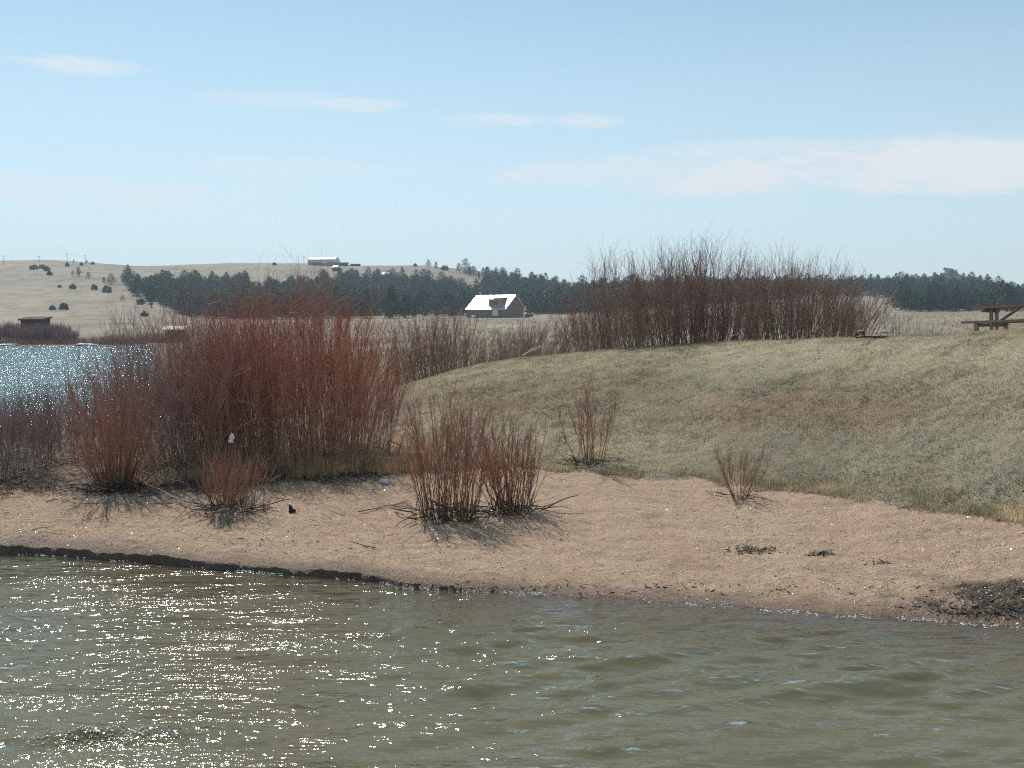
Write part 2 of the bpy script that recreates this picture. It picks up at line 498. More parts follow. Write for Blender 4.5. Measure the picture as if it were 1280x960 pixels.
# ------------------------------------------------------------------ water
xs = np.concatenate([-np.geomspace(260, 8.5, 70)[:-1], np.linspace(-8.5, 8.5, 390), np.geomspace(8.5, 260, 40)[1:]])
ys = np.concatenate([np.linspace(-80, 3.5, 24)[:-1], np.linspace(3.5, 15.5, 330), np.geomspace(15.5, 170, 260)[1:]])
WX, WY = np.meshgrid(xs, ys)
WZ = np.zeros_like(WX)
wr = np.random.default_rng(3)
env = .55 + 1.0 * vn(WX * .35, WY * .4, 41) + .5 * vn(WX * .9, WY * .9, 42)
cellx = np.maximum(np.gradient(xs)[None, :], np.gradient(ys)[:, None])
for lam, amp in [(1.45, .013), (1.1, .007), (.8, .0075), (.62, .0080), (.47, .0078), (.36, .0066), (.29, .0052), (.22, .0038), (.18, .0028)]:
    for _ in range(2):
        a = R(90 + wr.uniform(-32, 26)) + .12
        k = 2 * PI / lam * wr.uniform(.9, 1.1)
        phs = k * (WX * math.cos(a) + WY * math.sin(a)) + wr.uniform(0, 6.28) + 2.2 * vn(WX * .5 / lam, WY * .5 / lam, 43)
        ok = np.clip((lam / 3 - cellx) / (lam / 6), 0, 1)
        s = np.sin(phs)
        WZ += amp * ok * env * (s + .25 * np.cos(2 * phs))
shal = ground_z(WX.ravel(), np.maximum(WY.ravel(), .6)).reshape(WX.shape)
depth = np.maximum(-shal, 0)
WZ *= .25 + .75 * sstep(0, .35, depth)
# the one small breaking crest near the bank on the lower left
bu, bY = onz(135, 922, 0.0); bx, by = float(bu * bY), float(bY)
cr = np.exp(-(((WX - bx) / .75) ** 2)) * np.exp(-((WY - by - .12 * (WX - bx)) / .13) ** 2)
WZ += .065 * cr * (1 + .8 * fbm(WX * 9, WY * 9, 44, 3))
mat_water, t = newmat('lake_water')
P1 = t.pos((.55, 1.2, 1)); dep = t.attr('depth'); windy = t.attr('windy')
b1 = t.noise(P1, 6.5, 2, .5); b2 = t.noise(P1, 20.0, 2, .55); b3 = t.noise(t.pos((.4, 1.0, 1)), 2.6, 3, .55)
gust = t.ramp(t.noise(t.pos((.9, .22, 1)), 1.0, 4, .7), [(.40, (.12,) * 3), (.68, (1.25,) * 3)])
hh = t.math('ADD', t.math('MULTIPLY', b1, 1.0), t.math('MULTIPLY', b2, .46))
hh = t.math('ADD', hh, t.math('MULTIPLY', b3, t.math('ADD', 1.25, t.math('MULTIPLY', t.math('MULTIPLY', windy, 7.2), gust))))
calm = t.ramp(t.math('MULTIPLY', dep, 2.5), [(0.0, (.5,) * 3), (.5, (1,) * 3)])
hh = t.math('MULTIPLY', t.math('MULTIPLY', hh, calm), t.ramp(t.noise(t.pos((.55, 1.3, 1)), 1.0, 4, .65), [(.36, (.5,) * 3), (.68, (2.0,) * 3)]))
bmp = t.n('ShaderNodeBump', {'Strength': 1.0, 'Distance': .0255, 'Height': hh})
murk = t.n('ShaderNodeBsdfDiffuse', {'Color': t.mix(windy, t.mix(t.noise(t.pos(), .5, 3), (.126, .116, .066), (.158, .141, .076)), (.02, .05, .055))})
clear = t.n('ShaderNodeBsdfTransparent', {'Color': (.80, .66, .48)})
opq = t.math('SUBTRACT', 1.0, t.math('POWER', 2.718, t.math('MULTIPLY', dep, -7.0)))
body = t.n('ShaderNodeMixShader', {0: opq, 1: clear, 2: murk})
fr = t.n('ShaderNodeFresnel', {'IOR': 1.40, 'Normal': bmp})
gl = t.n('ShaderNodeBsdfGlossy', {'Roughness': t.math('ADD', .075, t.math('MULTIPLY', windy, .07)), 'Normal': bmp, 'Color': t.mix(windy, (1, 1, 1), (.78, .92, .96))})
t.out(t.n('ShaderNodeMixShader', {0: fr, 1: body, 2: gl}))
wd = sstep(17, 30, WY)
water = mk('water', np.stack([WX, WY, WZ], -1).reshape(-1, 3), grid_faces(*WX.shape), mat_water, None, dict(depth=depth, windy=wd), True)
tag(water, kind='structure')

# white bubbles along waterline and crest, standing in for froth and sun sparkles
mat_foam_glint = simple('foam_glint', (.82, .82, .80), .35, 0, .05, 40, 0, .6)
fu = rng.uniform(-.5, .5, 2600)
fy = Ys_of(fu) - rng.normal(.03, .05, 2600) - .05 * vn(fu * 60, fu * 0, 46).clip(0)
keep = (vn(fu * 55, fu * 0 + 4, 45) + .6 * vn(fu * 400, fu * 0 + 4, 47) > .0) & (rng.uniform(0, 1, 2600) < .4)
fu, fy = fu[keep], fy[keep]
fx = fu * fy
s = rng.uniform(.003, .009, len(fx))
Vi, Fi = ico(0)
# bubbles on the small breaking crest, for its froth and its sparkle
nc_ = 420
cx_ = bx + rng.normal(0, .30, nc_); cy_ = by + .10 * (cx_ - bx) + rng.normal(0, .075, nc_) - .05
iz = (np.clip(np.searchsorted(ys, cy_), 0, len(ys) - 1), np.clip(np.searchsorted(xs, cx_), 0, len(xs) - 1))
fx = np.concatenate([fx, cx_]); fy = np.concatenate([fy, cy_]); fz = np.concatenate([np.full(len(s), .006), WZ[iz] + .004]); s = np.concatenate([s, rng.uniform(.0018, .0055, nc_)])
V = Vi[None] * np.stack([s * 1.8, s, s * .6], -1)[:, None] + np.stack([fx, fy, fz], -1)[:, None]
foam_glint = mk('foam_glint', V.reshape(-1, 3), (Fi[None] + (np.arange(len(fx)) * 12)[:, None, None]).reshape(-1, 3), mat_foam_glint, smooth=True)
tag(foam_glint, 'thin frothy white specks standing in for sun sparkle along the waterline of the beach', 'foam_glint', kind='stuff')

# ------------------------------------------------------------------ grass on the lawn, stones on the sand
mat_grass, t = newmat('dormant_grass')
c = lawn_color(t, t.attr('brown'), t.attr('green'), t.attr('straw'))
c = t.mix(1.0, c, t.ramp(t.attr('tint'), [(0, (.55, .58, .5)), (.6, (1.15, 1.12, 1.1)), (1, (1.9, 1.75, 1.6))]), 'MULTIPLY')
d1 = t.n('ShaderNodeBsdfDiffuse', {'Color': c}); d2 = t.n('ShaderNodeBsdfTranslucent', {'Color': c})
t.out(t.n('ShaderNodeMixShader', {0: .4, 1: d1, 2: d2}))


def blades(X, Y, hgt, wid, lean, nb, name, label, extra=None, mat=None):
    n = len(X)
    X = np.repeat(X, nb) + rng.normal(0, .03, n * nb); Y = np.repeat(Y, nb) + rng.normal(0, .03, n * nb)
    hgt = np.repeat(hgt, nb) * rng.uniform(.6, 1.3, n * nb)
    Z = ground_z(X, Y) - .004
    a = rng.uniform(0, 2 * PI, n * nb); l = np.abs(rng.normal(0, lean, n * nb)).clip(0, 1.25)
    bend = np.stack([np.cos(a) * np.sin(l), np.sin(a) * np.sin(l), np.cos(l)], -1) * hgt[:, None]
    side = np.stack([-np.sin(a), np.cos(a), 0 * a], -1) * (wid * rng.uniform(.6, 1.4, n * nb))[:, None]
    B = np.stack([X, Y, Z], -1)
    V = np.stack([B - side, B + side, B + bend], 1).reshape(-1, 3)
    px, py = proj(X, Y, Z)
    b, g, s_ = lawn_tints(px, py, X, Y)
    if mat is not None: b, g, s_ = b * 0, g * 0, b * 0
    if extra is not None: s_ = np.clip(s_ + extra, 0, 1); g = g * (1 - extra)
    tn = np.clip(.52 + .65 * fbm(X * 3.1, Y * 2.4, 55, 3) + rng.uniform(-.35, .35, n * nb), 0, 1)
    r3 = lambda q: np.repeat(q, 3)
    o = mk(name, V, np.arange(len(V)).reshape(-1, 3), mat or mat_grass, None, dict(brown=r3(b), green=r3(g), straw=r3(s_), tint=r3(tn)))
    tag(o, label, 'grass', kind='stuff')
    return o


mat_straw, t = newmat('dry_straw')
c = t.mix(1.0, (.54, .39, .26), t.ramp(t.attr('tint'), [(0, (.6, .55, .5)), (1, (1.4, 1.35, 1.3))]), 'MULTIPLY')
d1 = t.n('ShaderNodeBsdfDiffuse', {'Color': c}); d2 = t.n('ShaderNodeBsdfTranslucent', {'Color': c})
t.out(t.n('ShaderNodeMixShader', {0: .35, 1: d1, 2: d2}))
NG = 120000
Yr = 12.5 + (38 - 12.5) * rng.uniform(0, 1, NG * 2) ** .9
ur = rng.uniform(-.12, .62, NG * 2)
Xr = ur * Yr
ed = Yg_of(ur) + .35 * fbm(Xr * 1.1, Yr * 1.1, 21, 3) + .25 * fbm(Xr * 5, Yr * 5, 22, 2)
ok = (Yr > ed - .02) & (rng.uniform(0, 1, NG * 2) < sstep(-.12, -.05, ur)) & (vn(Xr * 2.2, Yr * 2.2, 51) + .9 * (rng.uniform(0, 1, NG * 2) - .1) > -.1)
Xr, Yr = Xr[ok][:NG], Yr[ok][:NG]
hg = .035 + .05 * (vn(Xr * .7, Yr * .7, 52) + .5) * (.5 + vn(Xr * 3, Yr * 3, 56) + .5)
blades(Xr, Yr, hg, .0045, 1.15, 5, 'grass', 'short dormant olive and straw grass covering the slope')
# longer dry fringe where the turf ends above the beach
n = 5200
ur = rng.uniform(-.06, .6, n); Yr = Yg_of(ur) + .35 * fbm(ur * 15 * 1.1, 15 * 1.1 + ur * 0, 21, 3) + np.abs(rng.normal(.1, .35, n))
kk = vn(ur * Yr * 1.7, Yr * 1.7, 53) > -.12
ur, Yr = ur[kk], Yr[kk]
blades(ur * Yr, Yr, np.full(len(ur), .085), .0045, 1.2, 6, 'tall_grass', 'longer matted dry grass fringe above the beach', .8)
# dry grass under and between the willows, and rough straw behind the crest
n = 5600
ur = rng.uniform(-.36, -.07, n); Yr = Yg_of(ur) + np.abs(rng.normal(0, 2.2, n)) + .2
kk = vn(ur * Yr * 1.2, Yr * 1.2, 54) > -.05
ur, Yr = ur[kk], Yr[kk]
blades(ur * Yr, Yr, np.full(len(ur), .22), .004, .55, 5, 'dry_grass', 'straw coloured grass growing among the willow stems', .9, mat_straw)

mat_stone, t = newmat('quartz_gravel')
c = t.ramp(t.attr('tint'), [(0, (.14, .10, .075)), (.12, (.38, .26, .18)), (.6, (.5, .37, .27)), (.76, (.82, .78, .72)), (1, (.9, .88, .84))], 'CONSTANT')
t.out(t.n('ShaderNodeBsdfPrincipled', {'Base Color': c, 'Roughness': t.ramp(t.attr('tint'), [(.75, (.8,) * 3), (.8, (.2,) * 3)]), 'Specular IOR Level': .5}))
n = 30000
ur = rng.uniform(-.56, .56, n); fr_ = rng.uniform(0, 1, n)
Yr = Ys_of(ur) + .08 + fr_ * (Yg_of(ur) - Ys_of(ur) + .3)
Xr = ur * Yr; Zr = ground_z(Xr, Yr)
s = rng.gamma(3, .0015, n).clip(.002, .013); tint_ = rng.uniform(0, 1, n); s = np.where(tint_ > .76, s * 1.35, s)
V = Vi[None] * rng.uniform(.6, 1.3, (n, 12, 1)) * np.stack([s, s, s * .7], -1)[:, None] + np.stack([Xr, Yr, Zr + s * .3], -1)[:, None]
peb = mk('pebbles', V.reshape(-1, 3), (Fi[None] + (np.arange(n) * 12)[:, None, None]).reshape(-1, 3), mat_stone, None, dict(tint=np.repeat(tint_, 12)))
tag(peb, 'fine pale and brown gravel strewn over the beach', 'gravel', kind='stuff')

# ------------------------------------------------------------------ willows
M_red = twig_mat('red_willow_bark', (.38, .28, .18), (.38, .19, .125), (.54, .205, .135))
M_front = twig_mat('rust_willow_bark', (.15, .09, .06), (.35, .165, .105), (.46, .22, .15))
M_mauve = twig_mat('mauve_willow_bark', (.29, .235, .20), (.31, .22, .20), (.40, .25, .225))
M_back = twig_mat('brown_willow_bark', (.19, .145, .115), (.27, .17, .135), (.38, .22, .17))
M_grey = twig_mat('grey_willow_bark', (.27, .225, .19), (.28, .21, .19), (.33, .22, .20))
M_pale = twig_mat('bleached_wood', (.42, .37, .31), (.46, .41, .35), (.40, .35, .30), .3)
M_dead = twig_mat('dark_dead_wood', (.05, .038, .03), (.07, .05, .038), (.09, .062, .045), .5)
M_straw = twig_mat('dry_weed_stalk', (.26, .19, .11), (.27, .18, .10), (.25, .14, .085), .3)


def curved(B, D, L, K, droop=0.0, up=0.25, wig=0.06, r=rng):
    """polylines from bases B along directions D, lengths L, bending upward"""
    N = len(B)
    P = np.empty((N, K, 3)); P[:, 0] = B
    d = D / np.linalg.norm(D, axis=1, keepdims=True)
    st = (L / (K - 1))[:, None]
    for k in range(1, K):
        d = d + np.array([0, 0, up / K]) + r.normal(0, wig, (N, 3)) - np.array([0, 0, droop / K])
        d /= np.linalg.norm(d, axis=1, keepdims=True)
        P[:, k] = P[:, k - 1] + d * st
    return P


def shrub_parts(n, rx, ry, h, lean, twigs, r0, tw_len, tw_r, shift=(0, 0), up=.35, wig=.05, hvar=.25, seed=1, hmap=None, flo=.25, sub=0):
    """polylines of stems and twigs round (0,0)"""
    r = np.random.default_rng(seed)
    a = r.uniform(0, 2 * PI, n); q = np.sqrt(r.uniform(0, 1, n))
    bx, by = q * np.cos(a), q * np.sin(a)
    B = np.stack([bx * rx, by * ry, np.zeros(n)], -1)
    D = np.stack([bx * lean + r.normal(0, .10, n) + shift[0], by * lean + r.normal(0, .10, n) + shift[1], np.ones(n)], -1)
    L = h * (1 - hvar * r.uniform(0, 1, n) ** 1.3) * (1 - .16 * q ** 2)
    if hmap is not None: L = L * hmap(bx * rx, by * ry)
    S = curved(B, D, L, 8, up=up, wig=wig, r=r)
    SR = r0 * r.uniform(.7, 1.3, n)[:, None] * np.linspace(1, .28, 8)[None] * (L / h)[:, None]
    N = n * twigs
    i = np.repeat(np.arange(n), twigs); f = r.uniform(flo, .98, N) ** .8 * 7
    k = np.minimum(f.astype(int), 6); ff = (f - k)[:, None]
    TB = S[i, k] * (1 - ff) + S[i, k + 1] * ff
    T = S[i, k + 1] - S[i, k]; T /= np.linalg.norm(T, axis=1, keepdims=True)
    TD = T + r.normal(0, .34, (N, 3)) + np.array([0, 0, .12])
    TL = tw_len * r.uniform(.4, 1.3, N) * (L[i] / h)
    W = curved(TB, TD, TL, 4, up=.45, wig=.07, r=r)
    WR = tw_r * r.uniform(.7, 1.3, N)[:, None] * np.array([1, .85, .65, .4])[None]
    if sub:
        M = N * sub
        i2 = np.repeat(np.arange(N), sub); k2 = r.integers(1, 3, M); f2 = r.uniform(0, 1, (M, 1))
        B2 = W[i2, k2] * (1 - f2) + W[i2, k2 + 1] * f2
        T2_ = W[i2, k2 + 1] - W[i2, k2]; T2_ /= np.linalg.norm(T2_, axis=1, keepdims=True)
        W2_ = curved(B2, T2_ + r.normal(0, .45, (M, 3)), TL[i2] * r.uniform(.25, .7, M), 4, up=.3, wig=.08, r=r)
        W = np.concatenate([W, W2_]); WR = np.concatenate([WR, WR[i2] * .72])
    return S, SR, W, WR, r


def finish_tubes(name, P, Rr, mat, parent, m=3, a0=0., a1=1., r=rng, kind='stuff'):
    V, Q, al = tubes(P, Rr, m)
    K = P.shape[1]
    o = mk(name, V, Q, mat, parent, dict(along=a0 + (a1 - a0) * al, tint=np.repeat(r.uniform(0, 1, len(P)), K * m)), True)
    if kind: o['kind'] = kind
    return o


def settle(P, loc):
    """move stems so that each foot stands on the ground"""
    g = ground_z(P[:, 0, 0] + loc.x, P[:, 0, 1] + loc.y) - loc.z
    P[:, :, 2] += g[:, None, None].reshape(-1, 1) - .02
    return g


def willow(label, group, loc, mat, n, rx, ry, h, lean, twigs, r0=.007, tw_len=.55, tw_r=.0026, seed=1, name='willow_shrub', pale=0, dead=0, tmat=None, **kw):
    root = empty(name, loc); tag(root, label, 'shrub', group)
    S, SR, W, WR, r = shrub_parts(n, rx, ry, h, lean, twigs, r0, tw_len, tw_r, seed=seed, **kw)
    g = settle(S, loc)
    W[:, :, 2] += (np.concatenate([np.repeat(g, twigs), np.repeat(np.repeat(g, twigs), len(W) // (n * twigs) - 1)])[:, None]) - .02
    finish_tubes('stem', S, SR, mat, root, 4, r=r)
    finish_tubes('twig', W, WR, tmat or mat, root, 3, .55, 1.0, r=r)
    if dead:      # broken dark sticks round the foot
        a = r.uniform(0, 2 * PI, dead); q = np.sqrt(r.uniform(.02, 1.5, dead))
        B = np.stack([q * np.cos(a) * (rx + .12), q * np.sin(a) * (ry + .12), np.full(dead, .03)], -1)
        D = np.stack([r.normal(0, 1, dead), r.normal(0, 1, dead), np.abs(r.normal(0, .38, dead))], -1)
        Pd = curved(B, D, r.uniform(.15, .6, dead), 4, up=-.2, wig=.14, r=r); settle(Pd, loc); Pd[:, :, 2] += .035
        finish_tubes('dead_wood', Pd, r.uniform(.004, .012, dead)[:, None] * np.array([1, .9, .8, .5])[None], M_dead, root, 4, r=r)
    if pale:      # bleached crooked branches among the living ones
        a = r.uniform(0, 2 * PI, pale); q = np.sqrt(r.uniform(0, 1, pale))
        B = np.stack([q * np.cos(a) * rx, q * np.sin(a) * ry, r.uniform(.05, h * .35, pale)], -1)
        D = np.stack([np.cos(a) + r.normal(0, .6, pale), np.sin(a) + r.normal(0, .6, pale), r.uniform(-.1, 1.0, pale)], -1)
        Pp = curved(B, D, r.uniform(.3, .9, pale) * h * .45, 6, up=-.1, wig=.20, r=r)
        finish_tubes('bleached_branch', Pp, r.uniform(.003, .007, pale)[:, None] * np.linspace(1, .4, 6)[None], M_pale, root, 4, r=r)
    return root


def sparse(label, loc, mat, n, rx, ry, h, lean, twigs, r0, tw_len, tw_r, seed, dead=0, **kw):
    """a shrub whose few stems one can count: every stem a part with its twigs"""
    root = empty('willow_shrub', loc); tag(root, label, 'shrub')
    S, SR, W, WR, r = shrub_parts(n, rx, ry, h, lean, twigs, r0, tw_len, tw_r, seed=seed, **kw)
    g = settle(S, loc); W[:, :, 2] += np.repeat(g, twigs)[:, None] - .02
    for i in range(n):
        V1, Q1, a1 = tubes(S[i:i + 1], SR[i:i + 1], 5)
        w = slice(i * twigs, (i + 1) * twigs)
        V2, Q2, a2 = tubes(W[w], WR[w], 3)
        V = np.concatenate([V1, V2]); tn = r.uniform(0, 1)
        mk('stem', V, np.concatenate([Q1, Q2 + len(V1)]), mat, root, dict(along=np.concatenate([a1, .5 + .5 * a2]), tint=np.full(len(V), tn)), True)
    if dead:
        a = r.uniform(0, 2 * PI, dead); q = np.sqrt(r.uniform(.02, 1.6, dead))
        B = np.stack([q * np.cos(a) * (rx + .14), q * np.sin(a) * (ry + .1), np.full(dead, .03)], -1)
        D = np.stack([r.normal(0, 1, dead), r.normal(0, 1, dead), np.abs(r.normal(0, .5, dead))], -1)
        Pd = curved(B, D, r.uniform(.12, .4, dead), 4, up=-.2, wig=.16, r=r); settle(Pd, loc); Pd[:, :, 2] += .03
        finish_tubes('dead_wood', Pd, r.uniform(.003, .008, dead)[:, None] * np.array([1, .9, .8, .5])[None], M_dead, root, 4, r=r)
    return root


def at(px, py, ymin=9.):
    return hit(px, py, ymin)


def atY(px, Y):
    x = (px - 640) / F * Y
    return Vector((x, Y, gz(x, Y)))


# tall thicket
c0 = atY(380, 20.2)
willow('tall dense brick-red willow thicket with tan stems showing low down', None, c0, M_red, 640, 1.6, 1.7, 3.3, .22, 10, .0075, .72, .0029, seed=11, dead=280, name='willow_thicket', hvar=.42, wig=.07, sub=1, pale=46,
       hmap=lambda x, y: (1.0 - .26 * sstep(.3, 1.5, x) - .10 * sstep(-.5, -1.5, x)) * (1 - .30 * sstep(-.4, -1.7, y)))
c1 = atY(232, 19.4)
willow('mauve-grey tangled willow with pale crooked twigs, leaning over beside the brick-red thicket', None, c1, M_mauve, 270, .85, 1.3, 2.9, .34, 11, .0065, .7, .0027, seed=12, pale=120, dead=60, shift=(-.12, 0), wig=.10, hvar=.45, sub=1)
c1b = atY(282, 19.3)
willow('tall rust-red willow joining the brick-red thicket, a white scrap caught in it', None, c1b, M_red, 270, .8, 1.0, 3.05, .24, 11, .0065, .65, .0028, seed=13, pale=40, hvar=.5, wig=.08, sub=1,
       hmap=lambda x, y: 1 - .3 * sstep(-.2, -.9, y))
# fan at the left
c2 = at(143, 612)
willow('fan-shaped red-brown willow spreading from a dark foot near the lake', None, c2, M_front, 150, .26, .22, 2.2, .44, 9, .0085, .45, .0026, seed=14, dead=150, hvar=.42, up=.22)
# grey tangle further left
willow('low grey-mauve willow tangle between the fan-shaped willow and the lake', None, atY(75, 21), M_mauve, 230, 1.3, 1.2, 1.25, .34, 11, .005, .5, .0024, seed=15, pale=100, dead=60, hvar=.5, wig=.12, sub=1)
willow('grey-brown willow cut by the edge of the view, leftmost of all', None, atY(-8, 18.6), M_grey, 200, .8, 1.0, 1.3, .32, 11, .0055, .5, .0024, seed=16, pale=80, dead=70, hvar=.5, wig=.11, sub=1)
willow('thin grey-mauve willow beside the water behind the fan-shaped willow', None, atY(183, 21.5), M_mauve, 150, .9, .9, 1.7, .32, 11, .005, .55, .0024, seed=17, pale=50, hvar=.5, wig=.11, sub=1)
# low one with bleached roots
c3 = at(292, 640)
root3 = willow('low bushy red willow with bleached roots spilling onto the sand', None, c3, M_front, 75, .30, .22, .98, .36, 9, .0065, .3, .0026, seed=18, pale=22, dead=70, hvar=.4, wig=.09)
rr = np.random.default_rng(5)
nb = 26
B = np.stack([rr.normal(.03, .07, nb), rr.normal(-.25, .05, nb), rr.uniform(.02, .10, nb)], -1)
D = np.stack([rr.normal(.18, .35, nb), -np.abs(rr.normal(1, .3, nb)), rr.normal(.05, .12, nb)], -1)
Pb = curved(B, D, rr.uniform(.25, .75, nb), 6, up=-.35, wig=.10, r=rr)
gg = ground_z((Pb[:, :, 0] + c3.x).ravel(), (Pb[:, :, 1] + c3.y).ravel()).reshape(nb, 6) - c3.z
Pb[:, :, 2] = np.maximum(Pb[:, :, 2], gg + .008)
finish_tubes('bleached_root', Pb, rr.uniform(.004, .010, nb)[:, None] * np.linspace(1, .35, 6)[None], M_pale, root3, 5)
# front pair
c4 = at(562, 648)
willow('rust-red willow, taller of the pair standing on open sand', 'pair of willows on the open sand', c4, M_front, 120, .42, .24, 1.9, .24, 9, .0075, .42, .0030, seed=19, dead=90, hvar=.5, up=.22, wig=.06, sub=1)
c5 = at(640, 641)
willow('rust-red willow, shorter of the pair standing on open sand', 'pair of willows on the open sand', c5, M_front, 85, .29, .18, 1.4, .33, 9, .0075, .36, .0030, seed=20, dead=60, hvar=.5, up=.2, wig=.06, sub=1)
# thin ones on the grass edge
sparse('thin sparse willow standing where grass meets sand, brush heaped at its foot', at(737, 580), M_front, 20, .28, .14, 1.55, .27, 13, .0105, .42, .0042, 21, dead=90, up=.2, hvar=.4)
sparse('smallest willow, alone on the sand near the grass edge', at(925, 625), M_front, 24, .11, .09, .90, .50, 11, .0075, .24, .0034, 22, dead=24, up=.15, hvar=.4)
# big clump behind the crest
willow('dense brown-red willow clump on the crest, tallest against the sky', None, atY(865, 33), M_back, 520, 2.25, 1.5, 2.85, .22, 11, .011, .85, .0042, seed=23, hvar=.66, dead=40, wig=.075, flo=.06, sub=1,
       hmap=lambda x, y: 1.0 - .30 * sstep(.5, 2.3, np.abs(x)))
willow('open wiry willow beside the dense crest clump, nearer the shiny-roofed house', None, atY(760, 35.5), M_back, 190, 1.3, 1.0, 3.15, .24, 11, .010, .85, .004, seed=24, hvar=.6, shift=(-.05, 0), wig=.085, flo=.08, sub=1, hmap=lambda x, y: .75 + .25 * sstep(-1.2, .6, x))
willow('brown willow clump leaning over the black metal frame', None, atY(1000, 30.7), M_back, 320, 1.6, 1.1, 2.25, .32, 11, .010, .8, .004, seed=25, hvar=.6, shift=(.10, 0), wig=.085, flo=.06, sub=1, hmap=lambda x, y: 1.0 - .25 * sstep(.2, 1.6, x))
willow('low sprawling willow with bare slanting stems, end of the crest row by the field', None, atY(1060, 29), M_back, 75, .6, .5, 1.75, .5, 9, .009, .6, .0038, seed=26, hvar=.6, shift=(.28, 0), wig=.08, sub=1)
willow('purple-grey willow in the hollow, slanting toward the crest clump', None, atY(690, 40.5), M_mauve, 260, 2.2, 1.2, 1.95, .14, 10, .010, .6, .0042, seed=27, hvar=.6, shift=(.34, 0), pale=40, wig=.09, flo=.06, sub=1)
willow('purple-grey willow in the hollow below the shiny-roofed house', None, atY(612, 43.5), M_mauve, 230, 1.9, 1.3, 1.8, .16, 10, .009, .6, .0042, seed=28, hvar=.6, shift=(.12, 0), pale=50, wig=.09, flo=.06, sub=1)
willow('dusky red willow in the hollow just behind the brick-red thicket', None, atY(540, 38.5), M_back, 230, 1.25, 1.2, 2.5, .2, 10, .009, .65, .004, seed=29, hvar=.6, pale=40, wig=.09, flo=.06, sub=1)
# weeds by the picnic table
for i, (px, Y, n, lab) in enumerate(((1122, 27.5, 40, 'tuft of dry brown weeds behind the black metal frame'), (1157, 27, 16, 'sparse dry weeds between the black metal frame and the picnic bench'))):
    willow(lab, None, atY(px, Y), M_straw, n, .34, .2, .85 - .2 * i, .25, 4, .0045, .2, .003, seed=40 + i, name='dry_weed', hvar=.5)

# fallen branches
def branch(label, a, b, r, za=.04, zb=.05, mat=M_pale, sub=4, seed=1):
    q = np.random.default_rng(seed)
    A = np.array([a.x, a.y, a.z + za]); Bv = np.array([b.x, b.y, b.z + zb])
    tt = np.linspace(0, 1, 8)[:, None]
    L = np.linalg.norm(Bv - A)
    Pm = A + (Bv - A) * tt + np.cumsum(q.normal(0, .018 * L, (8, 3)), 0) * np.array([1, 1, .4]) * np.sin(tt * PI)
    o = empty('fallen_branch', A); tag(o, label, 'branch')
    finish_tubes('main_limb', (Pm - A)[None], (r * np.linspace(1, .45, 8))[None], mat, o, 6, kind=None)
    for i in range(sub):
        k = q.integers(2, 6); d = (Bv - A) / L + q.normal(0, .55, 3) * np.array([1, 1, .4])
        Pt = curved((Pm[k] - A)[None], d[None], np.array([L * q.uniform(.2, .4)]), 5, up=0, wig=.12, r=q)
        finish_tubes('side_twig', Pt, (r * .5 * np.linspace(1, .4, 5))[None], mat, o, 4, kind=None)
    return o


branch('pale fallen branch slanting out of the purple-grey willows onto the crest grass', at(653, 447), atY(686, 36.5), .022, .05, .5, seed=2)
branch('pale broken branch leaning in front of the dense crest clump', atY(905, 31), atY(941, 31), .018, .1, .55, seed=3)
branch('long bleached branch lying between the fan-shaped willow and the low bushy willow', at(165, 603), at(262, 647), .013, .12, .05, seed=4, sub=5)
branch('thin bleached branch lying on the sand beside the low bushy willow', at(225, 650), at(278, 633), .009, .04, .16, seed=5)
branch('crooked grey branch lying in the litter below the mauve-grey tangle', at(172, 607), at(238, 612), .010, .25, .06, seed=6)
branch('dark broken branch lying on the sand next to the taller rust-red willow', at(448, 642), at(512, 630), .012, .03, .05, mat=M_dead, seed=7, sub=6)
branch('upright dead stick poking from the sand in front of the fan-shaped willow', at(134, 650), at(134, 648), .008, 0, .26, mat=M_dead, seed=8, sub=0)

# twig and leaf litter lying about on the ground
n = 3600
ur = rng.uniform(-.52, -.03, n)
Yr = Yg_of(ur) + rng.normal(.5, .75, n); Yr = np.where(rng.uniform(0, 1, n) < .02, Ys_of(ur) + rng.uniform(.3, 3, n), Yr)
kk = (Yr > Ys_of(ur) + .25) & ((vn(ur * Yr * 1.3, Yr * 2, 61) > -.1)) & ((ur < -.12) | (rng.uniform(0, 1, n) < .25))
ur, Yr = ur[kk], Yr[kk]; Xr = ur * Yr; n = len(Xr)
Bz = ground_z(Xr, Yr)
B = np.stack([Xr, Yr, Bz + rng.uniform(.005, .06, n)], -1)
D = np.stack([rng.normal(0, 1, n), rng.normal(0, 1, n), rng.normal(0, .22, n)], -1)
Pl = curved(B, D, rng.uniform(.06, .42, n), 4, up=0, wig=.13)
o = finish_tubes('twig_litter', Pl, rng.uniform(.002, .008, n)[:, None] * np.array([1, .9, .8, .4])[None], M_dead, None, 3)
tag(o, 'dark broken twigs littering the ground below the willows', 'litter', kind='stuff')
# driftwood crumbs along the waterline, on the dark gravel and on the wrack marks
pts = []
for px, py, sx, sy, k in ((940, 688, 15, 2.4, 90), (1028, 692, 9, 1.8, 36), (1225, 760, 45, 8, 260), (1100, 704, 10, 1.2, 12), (700, 737, 200, 4, 150), (385, 683, 190, 8, 30)):
    for _ in range(k):
        h_ = hit(px + rng.normal(0, sx), py + rng.normal(0, sy)); 
        if h_.z > .015: pts.append(h_)
B = np.array([[p_.x, p_.y, p_.z + .008] for p_ in pts]); n = len(B)
D = np.stack([rng.normal(0, 1.4, n), rng.normal(0, .7, n), rng.normal(0.1, .25, n)], -1)
o = finish_tubes('wrack_debris', curved(B, D, rng.uniform(.02, .09, n), 3, up=0, wig=.15), rng.uniform(.003, .008, n)[:, None] * np.array([1, .9, .5])[None], M_dead, None, 4)
tag(o, 'dark wrack and stick crumbs scattered over the beach sand', 'debris', kind='stuff')

